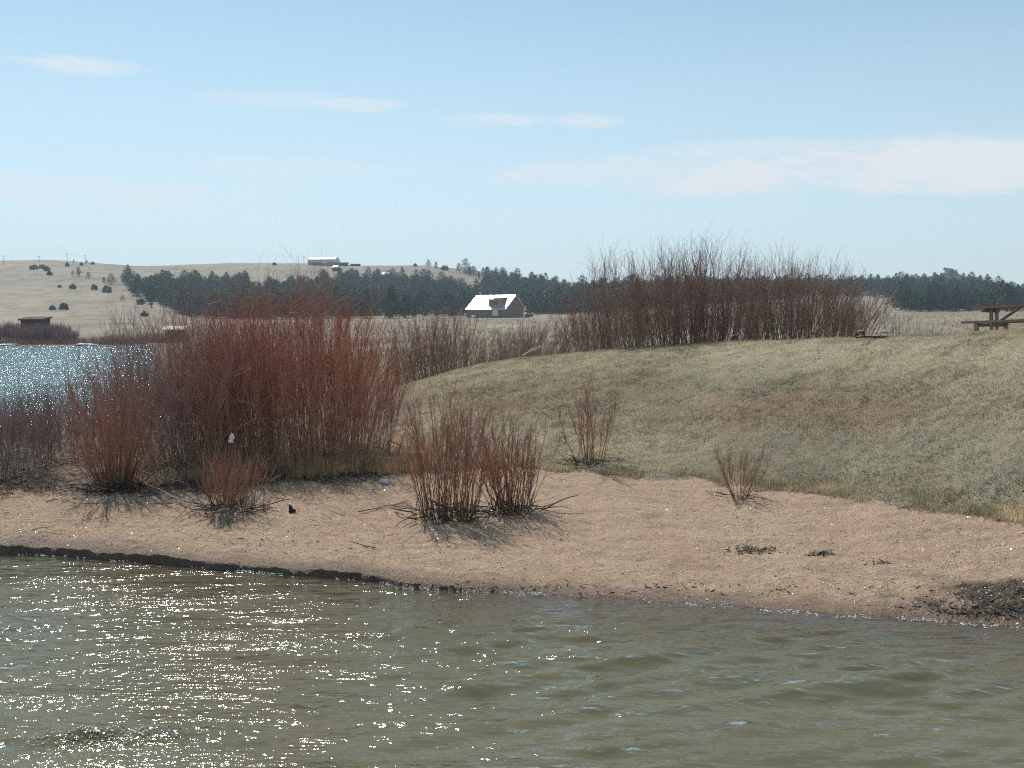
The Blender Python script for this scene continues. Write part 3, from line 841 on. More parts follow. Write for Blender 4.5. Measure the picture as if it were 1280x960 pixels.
# ------------------------------------------------------------------ litter things
M_bag = simple('white_plastic', (.8, .82, .84), .35, 0, .06, 20, .3, .5)
b = hit(288, 560, 9); o = MB()
x, y = (288 - 640) / F * 17.2, 17.2
o.lump((0, 0, .02), (.028, .02, .055), 3, 1.2, 3); o.lump((-.035, .01, -.03), (.018, .014, .02), 5, .9, 2)
w = o.build('plastic_bag', M_bag, None, True, (x, y, zrow(549, 17.2))); tag(w, 'torn white plastic bag snagged in the red willow stems', 'bag')
b = at(480, 605); o = MB(); o.lump((0, 0, .035), (.055, .045, .04), 8, .9, 3)
w = o.build('crumpled_wrapper', simple('blue_white_wrapper', (.72, .80, .86), .25, 0, .1, 25, .3, .6), None, True, b); tag(w, 'crumpled bluish white wrapper lying on the sand by the thicket', 'wrapper')
b = at(363, 640); root = empty('charred_stub', b); tag(root, 'short dark charred stub with a pale top standing on the sand', 'stub')
o = MB(); o.tube([(0, 0, -.02), (.008, 0, .05), (-.004, 0, .10)], [.032, .028, .02], 8); o.lump((.03, 0, .02), (.04, .03, .028), 4, .7, 2); o.build('stub_body', simple('charred_wood', (.035, .028, .022), .9, 0, .3, 30, .4), root, True)
o = MB(); o.lump((-.004, 0, .113), (.017, .016, .016), 6, .5, 2); o.build('stub_tip', M_bag, root, True)

# ------------------------------------------------------------------ picnic table
M_wood = simple('weathered_plank', (.29, .205, .15), .8, 0, .3, 7, .3)
M_post = simple('grey_post', (.34, .30, .26), .85, 0, .25, 9, .3)
tx, ty = (1286 - 640) / F * 24.6, 24.6
tb_ = empty('picnic_table', (tx, ty, zrow(381, 24.6) - .79), R(-28)); tb_.rotation_euler = (0, R(-2.0), R(-50))
tag(tb_, 'weathered wooden picnic table with benches on posts at the crest of the grass', 'picnic table')
for k in range(4):
    MB().box((0, -.31 + .207 * k, .77), (2.3, .185, .055)).build('table_plank', M_wood, tb_)
for y in (-.70, .70):
    for k in (-.075, .075):
        MB().box((0, y + k, .435), (2.3, .135, .05)).build('bench_plank', M_wood, tb_)
for x in (-.80, .80):
    for y in (-.13, .13):
        MB().box((x, y, .26), (.062, .062, .955)).build('table_post', M_post, tb_)
    for y in (-.70, .70):
        MB().box((x + math.copysign(.06, x), y, .10), (.07, .09, .62)).build('bench_post', M_post, tb_)
    MB().box((x + math.copysign(.075, x), 0, .70), (.05, .78, .085)).build('cross_rail', M_wood, tb_)
    MB().box((x + math.copysign(.075, x), 0, .37), (.05, 1.45, .075)).build('bench_rail', M_wood, tb_)
    o = MB(); o.tube([(x, 0, .36), (x * .25, 0, .735)], .032, 4); o.build('diagonal_brace', M_wood, tb_)

# low black metal frame on the grass
M_iron = simple('black_iron', (.02, .02, .022), .45, .3, .2, 12, 0, .5)
M_tin = simple('pale_metal_cap', (.62, .62, .6), .35, .6, .1, 12)
fl = atY(1090, 24.4); fl.z += .03
fr_ = empty('fallen_rack', fl, 0); tag(fr_, 'low black metal frame with a rounded hoop lying on the crest grass', 'metal frame')
a = np.linspace(-.3, PI + .3, 14)
o = MB(); o.tube([(-.27 + .105 * math.cos(q), .02 * math.sin(2 * q), .075 + .105 * math.sin(q)) for q in a], .013, 6); o.build('hoop', M_iron, fr_, True)
o = MB(); o.tube([(-.25 + .07 * math.cos(q), .08, .06 + .09 * math.sin(q)) for q in a], .010, 6); o.build('hoop', M_iron, fr_, True)
o = MB(); o.tube([(-.36, 0, .04), (-.1, .01, .05), (.1, 0, .035), (.37, 0, .045)], .020, 6); o.build('long_bar', M_iron, fr_, True)
o = MB(); o.tube([(-.2, .22, .06), (.1, .2, .05), (.33, .2, .06)], .014, 6); o.build('long_bar', M_iron, fr_, True)
for xx in (-.12, .04, .2):
    o = MB(); o.tube([(xx, -.02, .02), (xx + .02, .12, .075), (xx, .23, .05)], .011, 6); o.build('cross_bar', M_iron, fr_, True)
o = MB(); o.tube([(.2, .1, .04), (.21, .1, .12), (.29, .1, .15), (.36, .1, .13)], .011, 6); o.build('bent_handle', M_iron, fr_, True)
MB().box((-.27, 0, .186), (.115, .06, .022)).build('pale_cap', M_tin, fr_)
MB().box((.27, .1, .168), (.115, .06, .022)).build('pale_cap', M_tin, fr_)

# ------------------------------------------------------------------ far buildings
M_log = simple('brown_log_wall', (.25, .175, .13), .8, 0, .2, 1.5)
M_logd = simple('dark_board', (.055, .042, .035), .85, 0, .25, 1.5)
M_glass, t = newmat('window_glass')
t.out(t.n('ShaderNodeBsdfPrincipled', {'Base Color': (.03, .04, .05), 'Roughness': .05, 'Specular IOR Level': .6}))
M_roofm, t = newmat('bare_metal_roof')
cs = t.n('ShaderNodeTexWave', {'Vector': t.n('ShaderNodeTexCoord').outputs['Object'], 'Scale': 1.2}); 
bm = t.n('ShaderNodeBump', {'Strength': .12, 'Distance': .03, 'Height': cs.outputs[1]})
t.out(t.n('ShaderNodeBsdfPrincipled', {'Base Color': (.82, .83, .85), 'Metallic': 1.0, 'Roughness': .40}))
M_trimw = simple('pale_trim', (.55, .5, .44), .6, 0, .1, 2)
M_white = simple('white_paint', (.78, .77, .74), .5, 0, .06, 2)

hp = hit(620, 397, 250); sc_ = hp.y / F
house = empty('log_house', hp, R(-28)); tag(house, 'brown log house with a dazzling metal roof and a boxy dormer below the wooded hill', 'house')
Wd, Dp, eh, rh = 12.6, 12.4, 2.7, 4.0   # width, depth, eave height, rise
o = MB(); o.box((0, 0, eh / 2 - .5), (Wd, Dp, eh + 1)); o.build('wall', M_log, house)
for sx in (-1, 1):
    x0 = sx * Wd / 2
    o = MB(); o.prism([(x0 - sx * .25, -Dp / 2, eh), (x0 - sx * .25, Dp / 2, eh), (x0 - sx * .25, 0, eh + rh - .15)], (sx * .25, 0, 0)); g_ = o.build('gable', M_log, house)
    o = MB(); o.box((x0 + sx * .01, 0, eh + 1.3), (.06, 1.2, 1.1)); wn = o.build('window', M_trimw, house)
    o = MB(); o.box((x0 + sx * .05, 0, eh + 1.3), (.05, .95, .85)); o.build('pane', M_glass, wn)
ov = .55
sl_ = rh / (Dp / 2)
for sy in (-1, 1):
    th = .16
    y0, z0 = sy * (Dp / 2 + ov), eh - ov * sl_
    o = MB(); o.prism([(-Wd / 2 - .6, y0, z0), (-Wd / 2 - .6, 0, eh + rh), (-Wd / 2 - .6, 0, eh + rh + th), (-Wd / 2 - .6, y0, z0 + th)][::-sy], (Wd + 1.2, 0, 0)); rf = o.build('roof', M_roofm, house)
    o = MB(); o.box((0, y0 - sy * .05, z0 + .02), (Wd + 1.2, .12, .22)); o.build('fascia', M_trimw, rf)
yf = -Dp / 2 + 1.1
o = MB(); o.box((2.3, yf + 2.0, eh + 1.65), (4.3, 4.0, 2.5)); dmo = o.build('dormer', simple('weathered_siding', (.36, .29, .23), .8, 0, .12, 1.5), house)
o = MB(); o.prism([(-.05, yf - .35, eh + 2.92), (-.05, yf + 4.2, eh + 3.4), (-.05, yf + 4.2, eh + 3.54), (-.05, yf - .35, eh + 3.08)][::-1], (4.7, 0, 0)); o.build('dormer_roof', M_trimw, dmo)
o = MB(); o.box((2.3, yf - .03, eh + 1.75), (2.4, .08, 1.0)); o.build('dormer_window', M_glass, dmo)
for k, (x_, w_, m_) in enumerate(((-4.4, 1.4, M_glass), (-1.6, 1.4, M_glass), (3.2, 1.9, M_white))):
    o = MB(); o.box((x_, -Dp / 2 - .03, 1.45), (w_, .08, 1.35 if k < 2 else 1.9)); wn = o.build('window' if k < 2 else 'door', M_trimw if k < 2 else m_, house)
    o = MB(); o.box((x_, -Dp / 2 - .08, 1.45), (w_ - .25, .05, 1.1)); o.build('pane', M_glass if k < 2 else M_white, wn)
o = MB(); o.box((-8.1, .6, 1.0), (2.8, 4.5, 3.4)); an = o.build('annex', M_log, house)
o = MB(); o.box((-8.2, .6, 2.78), (3.4, 5.1, .16)); o.build('annex_roof', M_logd, an)
tk = hit(592, 397.5, 250); o = MB(); o.lump((0, 0, .35), (.75, .45, .4), 3, .2, 2)
tag(o.build('boulder', M_white, None, True, tk), 'small white boulder at the foot of the log house', 'boulder')

# metal barn on the ridge
bp = hit(405, 331.6, 700); sc_ = bp.y / F
barn = empty('metal_barn', bp, R(-8)); tag(barn, 'long arched pale metal barn on the bare ridge', 'barn')
W2 = 35 * sc_; H2 = 9.6 * sc_
a = np.linspace(0, PI, 13)
sec = [(-W2 / 2, -6 * math.cos(q), H2 * .30 + H2 * .72 * math.sin(q) ** .8) for q in a]
o = MB(); o.prism([(-W2 / 2, -6, H2 * .3), *sec[1:-1], (-W2 / 2, 6, H2 * .3)][::-1], (W2, 0, 0)); o.build('arched_roof', simple('galvanised_steel', (.52, .58, .64), .5, .35, .08, .3), barn, False)
M_rosy = simple('rosy_brick', (.30, .19, .16), .85, 0, .2, .6)
o = MB(); o.box((0, -5.7, H2 * .1), (W2 * .96, .9, H2 * .55)); wl = o.build('front_wall', M_rosy, barn)
o = MB(); o.box((W2 * .12, -6.3, H2 * .3), (W2 * .2, .3, H2 * .16)); o.build('white_panel', M_white, wl)
o = MB(); o.box((-W2 * .25, -6.3, H2 * .12), (W2 * .1, .3, H2 * .3)); o.build('door', M_logd, wl)
o = MB(); o.box((0, 5.7, H2 * .1), (W2 * .96, .9, H2 * .55)); o.build('rear_wall', M_rosy, barn)
for px, w_, h_, lab in ((429, 13, 4.2, 'low dark shed right beside the arched metal barn'), (444, 13, 2.6, 'low flat dark shed farther along the ridge from the metal barn')):
    p0 = hit(px, 332.4, 700); s_ = p0.y / F
    sh = empty('shed', p0, R(-6)); tag(sh, lab, 'shed')
    o = MB(); o.box((0, 0, h_ * s_ * .4), (w_ * s_ * .85, 4, h_ * s_ * .9)); o.build('wall', M_logd, sh)
    o = MB(); o.prism([(-w_ * s_ / 2, -3, h_ * s_ * .7), (-w_ * s_ / 2, 3, h_ * s_ * .7), (-w_ * s_ / 2, 0, h_ * s_ * 1.05)], (w_ * s_, 0, 0)); o.build('roof', M_logd, sh)
for px, py, w_, lab in ((483, 347.5, 9, 'cabin with a white roof half hidden among hillside pines'), (420, 338.5, 7, 'small pale-roofed cabin on the grass just below the metal barn')):
    p0 = hit(px, py, 400); s_ = p0.y / F
    cb = empty('cabin', p0, R(-20)); tag(cb, lab, 'cabin')
    o = MB(); o.box((0, 0, 1.0), (w_ * s_, 4, 2.6)); o.build('wall', M_logd, cb)
    o = MB(); o.prism([(-w_ * s_ * .55, -2.6, 2.2), (-w_ * s_ * .55, 2.6, 2.2), (-w_ * s_ * .55, 0, 3.6)], (w_ * s_ * 1.1, 0, 0)); o.build('roof', M_white, cb)

# shed by the far shore
p0 = atY(44.5, 168); sh = empty('wooden_shed', p0, R(-6)); tag(sh, 'dark wooden shed with an overhanging roof in brush on the far lakeshore', 'shed')
ztop = zrow(397, 168) - p0.z
o = MB(); o.box((0.1, 0, ztop * .48), (3.3, 2.6, ztop * .93)); o.build('wall', M_logd, sh)
o = MB(); o.prism([(-1.85, -1.6, ztop * .86), (-1.85, 1.5, ztop * .98), (-1.85, 1.5, ztop * 1.05), (-1.85, -1.6, ztop * .93)][::-1], (3.9, 0, 0)); o.build('roof', M_logd, sh)
o = MB(); o.box((1.2, -1.32, ztop * .4), (.8, .08, ztop * .7)); o.build('door', M_log, sh)
p0 = atY(219, 158); sh = empty('lake_shelter', p0, R(5)); tag(sh, 'low dark shelter with a pale roof edge behind the mauve-grey willow', 'shelter')
zt = zrow(408.5, 158) - p0.z
for x_ in (-1.1, 1.1):
    for y_ in (-.8, .8):
        MB().box((x_, y_, zt * .42), (.14, .14, zt * .9)).build('post', M_logd, sh)
MB().box((0, .9, zt * .5), (2.5, .1, zt * .75)).build('back_wall', M_logd, sh)
o = MB(); o.prism([(-1.55, -1.2, zt * .78), (-1.55, 1.2, zt * 1.0), (-1.55, 1.2, zt * 1.06), (-1.55, -1.2, zt * .84)][::-1], (3.1, 0, 0)); o.build('roof', M_white, sh)

# utility poles along the ridge
M_pole = simple('pole_wood', (.16, .14, .12), .9)
plab = ['first utility pole of the ridge line, at the edge of the view', 'second utility pole of the ridge line, above the dark junipers', 'third utility pole of the ridge line, tallest on the skyline', 'fourth utility pole of the ridge line, by two skyline trees', 'lone utility pole beside the arched metal barn', 'lone utility pole behind the skyline pines']
for (px, py, h_), lab in zip(((5, 331, 12), (49, 327.5, 8), (84, 328.5, 12), (106.5, 329.5, 11), (380, 331, 11), (578, 338, 13)), plab):
    p0 = hit(px, py, 600); s_ = p0.y / F
    po = empty('utility_pole', p0); tag(po, lab, 'utility pole', 'utility poles on the ridge')
    o = MB(); o.tube([(0, 0, -1), (0, 0, h_ * s_)], [.17, .12], 6); o.build('shaft', M_pole, po)
    MB().box((0, 0, h_ * s_ * .9), (2.2, .14, .14)).build('crossarm', M_pole, po)

# low white patches at the far shore
M_patch = simple('dull_white', (.85, .86, .88), .6, 0, .05, 3)
for i, (px, py, w_, lab) in enumerate(((9, 430, 22, 'white patch on the far shore below the wooden shed'), (107, 430.0, 24, 'thin white strip on the far shore beside the brush'), (194, 430.5, 19, 'white patch on the far shore below the low shelter'))):
    p0 = atY(px, 152.4); p0.z = .05; s_ = p0.y / F
    o = MB(); o.lump((0, 0, .05), (w_ * s_ / 2, .7, .17), 3 + i, .9, 3)
    tag(o.build('white_patch', M_patch, None, True, p0), lab, 'snow patch')

# brush on the far shore
gl = 'brush along the far lakeshore'
for i, (px, Y, n, rx, h_, lab) in enumerate(((8, 160, 120, 3.0, 3.0, 'grey-mauve brush clump on the far shore at the edge of the view'), (38, 158, 110, 2.4, 2.6, 'grey-mauve brush clump in front of the wooden shed'), (68, 160, 120, 2.2, 2.8, 'grey-mauve brush clump on the far shore right of the wooden shed'), (-30, 160, 120, 3.0, 3.0, 'grey-mauve brush clump beyond the edge of the view'), (82, 157, 60, 1.6, 1.8, 'smallest grey-mauve brush clump near the thin white strip'))):
    if px < -20: continue
    willow(lab, gl, atY(px, Y), M_mauve, n * 3, rx, 1.5, h_ * .9, .25, 10, .022, .9, .016, seed=60 + i, name='shore_brush', hvar=.5)
r = np.random.default_rng(77)
n = 4200
px = r.uniform(-150, 235, n); Y = 153 + r.uniform(0, 5, n) + 3 * sstep(150, 230, px); X = (px - 640) / F * Y
B = np.stack([X, Y, ground_z(X, Y)], -1); D = np.stack([r.normal(0, .35, n), r.normal(0, .3, n), np.ones(n)], -1)
o = finish_tubes('undergrowth', curved(B, D, r.uniform(.35, 1.0, n) * (1 + .7 * sstep(90, 150, px)), 4, r=r), r.uniform(.015, .03, n)[:, None] * np.array([1, .9, .7, .4])[None], M_back, None, 3, .5, 1)
tag(o, 'low rusty growth lining the far edge of the lake', 'undergrowth', kind='stuff')
# rough tufts over the far field so that it does not read as bare ground
n = 16000
ur = r.uniform(-.3, .56, n); Y = np.exp(r.uniform(math.log(42), math.log(330), n)); X = ur * Y
Zt = ground_z(X, Y); kk = (Zt > .3) & (vn(X * .12, Y * .05, 71) > -.12); X, Y, Zt = X[kk], Y[kk], Zt[kk]; n = len(X)
a = r.uniform(0, 2 * PI, (n, 4)); hh_ = r.uniform(.15, .45, (n, 4)); ww = r.uniform(.03, .09, (n, 4)); oo = r.normal(0, .15, (n, 4, 2))
B = np.stack([X[:, None] + oo[..., 0], Y[:, None] + oo[..., 1], np.broadcast_to(Zt[:, None] - .03, (n, 4))], -1)
sd = np.stack([np.cos(a) * ww, np.sin(a) * ww, 0 * a], -1); tp = np.stack([r.normal(0, .1, (n, 4)), r.normal(0, .1, (n, 4)), hh_], -1)
V = np.stack([B - sd, B + sd, B + tp], 2).reshape(-1, 3)
z_ = np.zeros(len(V)); o = mk('field_grass', V, np.arange(len(V)).reshape(-1, 3), mat_grass, None, dict(brown=z_ + .4, green=z_, straw=np.repeat(r.uniform(.2, 1, n * 4), 3), tint=np.repeat(r.uniform(0, 1, n * 4), 3)))
tag(o, 'coarse straw tufts across the flat field behind the crest', 'grass', kind='stuff')

# ------------------------------------------------------------------ conifers
M_need, t = newmat('pine_needles')
c = t.ramp(t.attr('tint'), [(0, (.02, .045, .03)), (.5, (.036, .072, .046)), (1, (.07, .112, .062))])
oi = t.n('ShaderNodeObjectInfo').outputs['Random']
c = t.mix(1.0, c, t.ramp(oi, [(0, (.75, .85, .8)), (1, (1.2, 1.12, 1.05))]), 'MULTIPLY')
t.out(t.n('ShaderNodeBsdfPrincipled', {'Base Color': c, 'Roughness': .8, 'Specular IOR Level': .2}))
M_trunk = simple('pine_bark', (.11, .075, .055), .9, 0, .2, 2)


def pine_crown(seed, slim=.24, roundness=0., n=380):
    """unit-height crown of needle clumps on whorled limbs"""
    r = np.random.default_rng(seed)
    f = r.uniform(0, 1, n) ** .8
    z = .12 + .88 * f
    prof = ((1 - f) ** (.75 - .35 * roundness) * (.35 + .65 * np.minimum(1, f / .12))) * slim
    lobes = 1 + .45 * np.sin(r.uniform(0, 6) + 3 * f * 6) * .4
    a = r.uniform(0, 2 * PI, n)
    dent = .75 + .8 * (vn(np.cos(a) * 2 + seed, z * 6 + np.sin(a) * 2, seed) + .2)
    q = prof * lobes * dent * np.sqrt(r.uniform(.12, 1, n))
    c = np.stack([q * np.cos(a), q * np.sin(a), z + .04 * r.normal(0, 1, n)], -1)
    s = .044 * (1.25 - .6 * f) * r.uniform(.6, 1.4, n)
    d = r.normal(0, 1, (n, 4, 3)); d /= np.linalg.norm(d, axis=2, keepdims=True)
    V = c[:, None] + d * s[:, None, None] * np.array([1.35, 1.35, .8])
    Fc = np.array([[0, 1, 2], [0, 1, 3], [0, 2, 3], [1, 2, 3]])
    Fq = (Fc[None] + (np.arange(n) * 4)[:, None, None]).reshape(-1, 3)
    return V.reshape(-1, 3), Fq, np.repeat(np.clip(r.uniform(0, 1, n) * .8 + .2 * vn(c[:, 0] * 12, c[:, 2] * 12, seed), 0, 1), 4)


protos = []
for sd, sl_, rd in ((1, .38, .8), (2, .46, 1.1), (3, .30, .5), (4, .50, 1.2), (5, .42, .9)):
    V, Fq, tn = pine_crown(sd, sl_, rd)
    o = mk('crown', V, Fq, M_need, None, dict(tint=tn)); cm = o.data; bpy.data.objects.remove(o)
    mb = MB(); mb.tube([(0, 0, -.06), (.004, 0, .3), (0, 0, .8)], [.022, .017, .006], 6); o = mb.build('trunk', M_trunk); tm = o.data; bpy.data.objects.remove(o)
    protos.append((cm, tm, (V, Fq, tn)))
bush = []
for sd in (11, 12, 13):
    r = np.random.default_rng(sd); n = 260
    d = r.normal(0, 1, (n, 3)); d /= np.linalg.norm(d, axis=1, keepdims=True); d[:, 2] = np.abs(d[:, 2])
    c = d * (r.uniform(.3, 1, n) ** .5)[:, None] * np.array([.62, .62, .85]) * (1 + .5 * vn(d[:, 0] * 2 + sd, d[:, 1] * 2 + d[:, 2] * 2, sd))[:, None] + np.array([0, 0, .08])
    e = r.normal(0, 1, (n, 4, 3)); e /= np.linalg.norm(e, axis=2, keepdims=True)
    V = (c[:, None] + e * .13).reshape(-1, 3); Fc = np.array([[0, 1, 2], [0, 1, 3], [0, 2, 3], [1, 2, 3]])
    o = mk('crown', V, (Fc[None] + (np.arange(n) * 4)[:, None, None]).reshape(-1, 3), M_need, None, dict(tint=np.repeat(r.uniform(0, .8, n), 4))); cm = o.data; bpy.data.objects.remove(o)
    mb = MB(); mb.tube([(0, 0, -.1), (.02, 0, .4)], [.06, .03], 5); o = mb.build('trunk', M_trunk); tm = o.data; bpy.data.objects.remove(o)
    bush.append((cm, tm))


def tree(name, label, group, loc, hgt, wid, kind, rz):
    e = empty(name, loc, rz); e.scale = (wid, wid, hgt); tag(e, label, 'tree', group)
    for nm, me in (('crown', kind[0]), ('trunk', kind[1])):
        o = bpy.data.objects.new(nm, me); C.objects.link(o); o.parent = e
    return e


# trees one can tell apart on the bare hillside: (px, foot py, height px, kind, label)
lone = [
    (42, 337, 7, 'b', 'wide dark juniper high on the bare slope, first below the second utility pole'),
    (53, 336, 6, 'b', 'small juniper next to the wide dark juniper high on the slope'),
    (59, 339, 6, 'b', 'juniper in the middle of the short row high on the bare slope'),
    (62, 344, 6, 'b', 'lowest juniper of the short row high on the bare slope'),
    (84, 333, 5, 'b', 'flat juniper just below the skyline under the tallest utility pole'),
    (92, 328.5, 4, 'p', 'tiny tree alone on the skyline after the tallest utility pole'),
    (108.5, 330, 5, 'p', 'small skyline tree beside the fourth utility pole'),
    (116, 331, 4, 'b', 'tiny rounded skyline tree farther along from the fourth utility pole'),
    (102, 332, 4, 'b', 'low bush just under the skyline between two poles'),
    (91, 344, 6, 'p', 'small narrow pine beside a taller one on the upper bare slope'),
    (98, 345, 11, 'p', 'taller narrow pine on the upper bare slope'),
    (110.5, 348, 8, 'p', 'cone-shaped pine standing by itself on the upper bare slope'),
    (74.5, 359.5, 4, 'b', 'tiny bush at the middle of the bare slope'),
    (91, 361.5, 7, 'b', 'rounded juniper at the middle of the bare slope'),
    (118, 362.5, 7, 'b', 'dark rounded juniper closest to the wood at mid slope'),
    (130, 353, 7, 'p', 'small pine just outside the corner of the wood'),
    (139, 355, 13, 'p', 'broad pine leading the corner of the wood'),
    (134, 366, 9, 'b', 'large dark juniper at the foot of the wood corner'),
    (153.5, 376, 7, 'p', 'small pine alone on the pale grass below the wood'),
    (65.5, 387.5, 6, 'b', 'low juniper on the golden ridge above the wooden shed'),
    (80, 387.5, 9, 'b', 'taller juniper on the golden ridge above the wooden shed'),
    (176, 381, 9, 'b', 'grey-green bush at the edge of the pale grass under the wood'),
    (189, 384, 14, 'p', 'dark pine in the shadow of the wood, beside the grey-green bush'),
    (181, 396, 7, 'b', 'round bush low on the grass behind the mauve-grey willow'),
    (343, 331.5, 4, 'b', 'tiny bush on the ridge before the arched metal barn'),
    (519, 333, 4, 'b', 'small dark bush on the ridge past the sheds'),
    (535.5, 333.5, 9, 'p', 'slender tree on the ridge, first of the skyline group'),
    (545, 336, 9, 'p', 'bushy skyline pine, second of the group on the ridge'),
    (556, 338, 7, 'b', 'rounded skyline tree, third of the group on the ridge'),
    (659, 397, 5, 'b', 'dark bush against the gable end of the log house'),
    (664, 396, 4, 'b', 'small bush just beyond the gable end of the log house'),
]
for i, (px, py, hpx, kd, lab) in enumerate(lone):
    p0 = hit(px, py, 200); s_ = p0.y / F; hh_ = hpx * s_ * 1.0
    if kd == 'b':
        w_ = hh_ * random.uniform(.95, 1.25) * (1.25 if px == 42 else 1)
        tree('juniper_bush', lab, None, p0, hh_ / .95, w_, bush[i % 3], random.uniform(0, 6))
    else:
        tree('pine_tree', lab, None, p0, hh_, hh_ * 1.05, protos[i % 5], random.uniform(0, 6))


def inside(px, py, poly):
    r_ = False; n = len(poly)
    for i in range(n):
        x1, y1 = poly[i]; x2, y2 = poly[(i + 1) % n]
        if (y1 > py) != (y2 > py) and px < (x2 - x1) * (py - y1) / (y2 - y1) + x1: r_ = not r_
    return r_


polys = [
    ([(143, 362), (160, 350), (176, 351), (215, 360), (235, 358), (300, 359), (345, 362), (400, 358), (430, 354), (470, 351), (497, 352), (520, 356), (545, 358), (575, 362), (600, 374), (600, 386), (585, 394), (520, 397), (480, 399), (400, 400), (300, 402), (235, 396), (205, 384), (178, 372)], 1500),
    ([(566, 340), (580, 339), (620, 348), (700, 360), (740, 364), (800, 388), (760, 392), (662, 394), (652, 374), (605, 376), (600, 360), (625, 356), (600, 349)], 600),
    ([(740, 363), (850, 360), (1000, 360), (1090, 358), (1150, 358), (1172, 358), (1205, 354), (1240, 362), (1300, 376), (1300, 390), (1135, 390), (1112, 387), (1125, 374), (1060, 371), (980, 374), (880, 380), (800, 388)], 1300),
]
spots = []
for poly, cnt in polys:
    xs_ = [p_[0] for p_ in poly]; ys_ = [p_[1] for p_ in poly]; k = 0; tries = 0
    while k < cnt and tries < 40000:
        tries += 1
        px = random.uniform(min(xs_), max(xs_)); py = random.uniform(min(ys_), max(ys_))
        if not inside(px, py, poly): continue
        p0 = hit(px, py, 340)
        if vn(np.array([px * .028]), np.array([py * .09]), 91)[0] < -.24 and py < 385 and px < 745: continue
        if 1172 < px < 1206 and py < 362: continue
        hh_ = random.choice([3.6, 4.4, 5, 5.6, 6.2, 7.2, 8.6]) * random.uniform(.85, 1.2)
        spots.append((hh_ / p0.y, p0, hh_)); k += 1
# trees standing along the lower edge of the woods, and the ragged one behind the picnic table
for px, py, hp_ in ((487, 398, 20), (532, 396, 14), (545, 396.5, 17), (563, 396, 15), (566, 396.5, 26), (575, 396, 18), (448, 357, 16), (486, 352, 14), (503, 352, 18), (536, 360, 22), (552, 358, 18), (1138, 390, 16), (1165, 390, 20), (1150, 390, 14), (1195, 390, 17), (1258, 390, 22), (1268, 390, 18), (1212, 390, 14), (1232, 390, 16)):
    p0 = hit(px, py, 300); hh_ = hp_ * p0.y / F; spots.append((1, p0, hh_))
spots.sort(key=lambda q: -q[0])
for i, (_, p0, hh_) in enumerate(spots[:290]):
    tree('pine_tree', 'dark green pine standing in the dense wood below the far ridge', 'pines of the hillside woods', p0, hh_, hh_ * random.uniform(.85, 1.2), protos[random.randrange(5)], random.uniform(0, 6))
Vs, Fs, Ts = [], [], []; off = 0
for _, p0, hh_ in spots[290:]:
    V, Fq, tn = protos[random.randrange(5)][2]
    a = random.uniform(0, 6); w_ = hh_ * random.uniform(.85, 1.2)
    Rm = np.array([[math.cos(a), -math.sin(a), 0], [math.sin(a), math.cos(a), 0], [0, 0, 1]])
    Vs.append((V @ Rm.T) * np.array([w_, w_, hh_]) + np.array(p0)); Fs.append(Fq + off); Ts.append(np.clip(tn + random.uniform(-.15, .15), 0, 1)); off += len(V)
o = mk('pine_woods', np.concatenate(Vs), np.concatenate(Fs), M_need, None, dict(tint=np.concatenate(Ts)))
tag(o, 'farther dark pines massed behind the nearer trees of the ridge', 'woods', kind='stuff')

# rocks
M_rock = simple('granite', (.33, .295, .275), .9, 0, .35, .25, .5)
p0 = hit(1189, 350, 600); s_ = p0.y / F
tor = empty('rock_outcrop', p0); tag(tor, 'rounded grey rock outcrop rising above the pines on the skyline', 'rock outcrop')
rk = random.Random(4)
for i, (dx, dz, sx, sz) in enumerate(((0, 3, 12, 8), (-6, 9, 6, 6), (3, 11, 6, 6), (10, 6, 6, 6), (-2, 15, 5.5, 4.5), (14, 2, 6, 5), (6, 14, 3.5, 3.5), (-9, 4, 5, 7), (-4, 17.5, 2.6, 2.4))):
    V, Fc = ico(2)
    V = np.clip(V * 1.25, -.8, .8) @ np.array(Matrix.Rotation(rk.uniform(-.5, .5), 3, 'Y') @ Matrix.Rotation(rk.uniform(0, 3), 3, 'Z')).T
    V = V * (1 + .35 * fbm(V[:, 0] * 2 + i, V[:, 1] * 2 + V[:, 2] * 2, i, 3))[:, None]
    mk('boulder', V * np.array([sx * s_ * .85, sx * s_ * .7, sz * s_ * .82]) + np.array([dx * s_, i * .8 - 2, dz * s_ - 2]), Fc, M_rock, tor)
M_rockp = simple('pale_rock', (.62, .59, .55), .8, 0, .1, .5)
for px, py, w_, lab in ((408, 352, 3, 'pale boulder among pines straight below the metal barn'), (360, 350, 3, 'pale boulder among pines, nearer the brick-red thicket side'), (511.5, 357, 2.6, 'upper pale boulder of two in a gap of the pines'), (518.5, 363, 3, 'lower pale boulder of two in a gap of the pines'), (561.5, 381, 3, 'pale boulder low in the pines beside the log house roof'), (373, 361, 3, 'pale boulder half hidden behind the brick-red thicket top'), (650, 360, 3.5, 'pale boulder in open pines above the log house'), (656, 366, 5, 'low pale rock slab in open pines above the log house'), (637, 362, 4, 'small rock slab in open pines straight above the dormer')):
    p0 = hit(px, py, 380); s_ = p0.y / F
    o = MB(); o.lump((0, -4, w_ * s_ * .5 + 2.0), (w_ * s_ * .55, 1.5, w_ * s_ * .45), int(px), .7, 2)
    tag(o.build('pale_boulder', M_rockp, None, False, p0), lab, 'boulder')

# ------------------------------------------------------------------ haze
HZ = 0.0003
hm, t = newmat('thin_haze')
t.out(None, t.n('ShaderNodeVolumePrincipled', {'Color': (.70, .86, 1.0, 1), 'Density': HZ, 'Anisotropy': .2}))
o = MB(); o.box((0, 650, 48), (9200, 1900, 101.6)); hz = o.build('haze', hm)
tag(hz, kind='stuff'); hz['label'] = 'thin pale blue air between the shore and the far ridge'

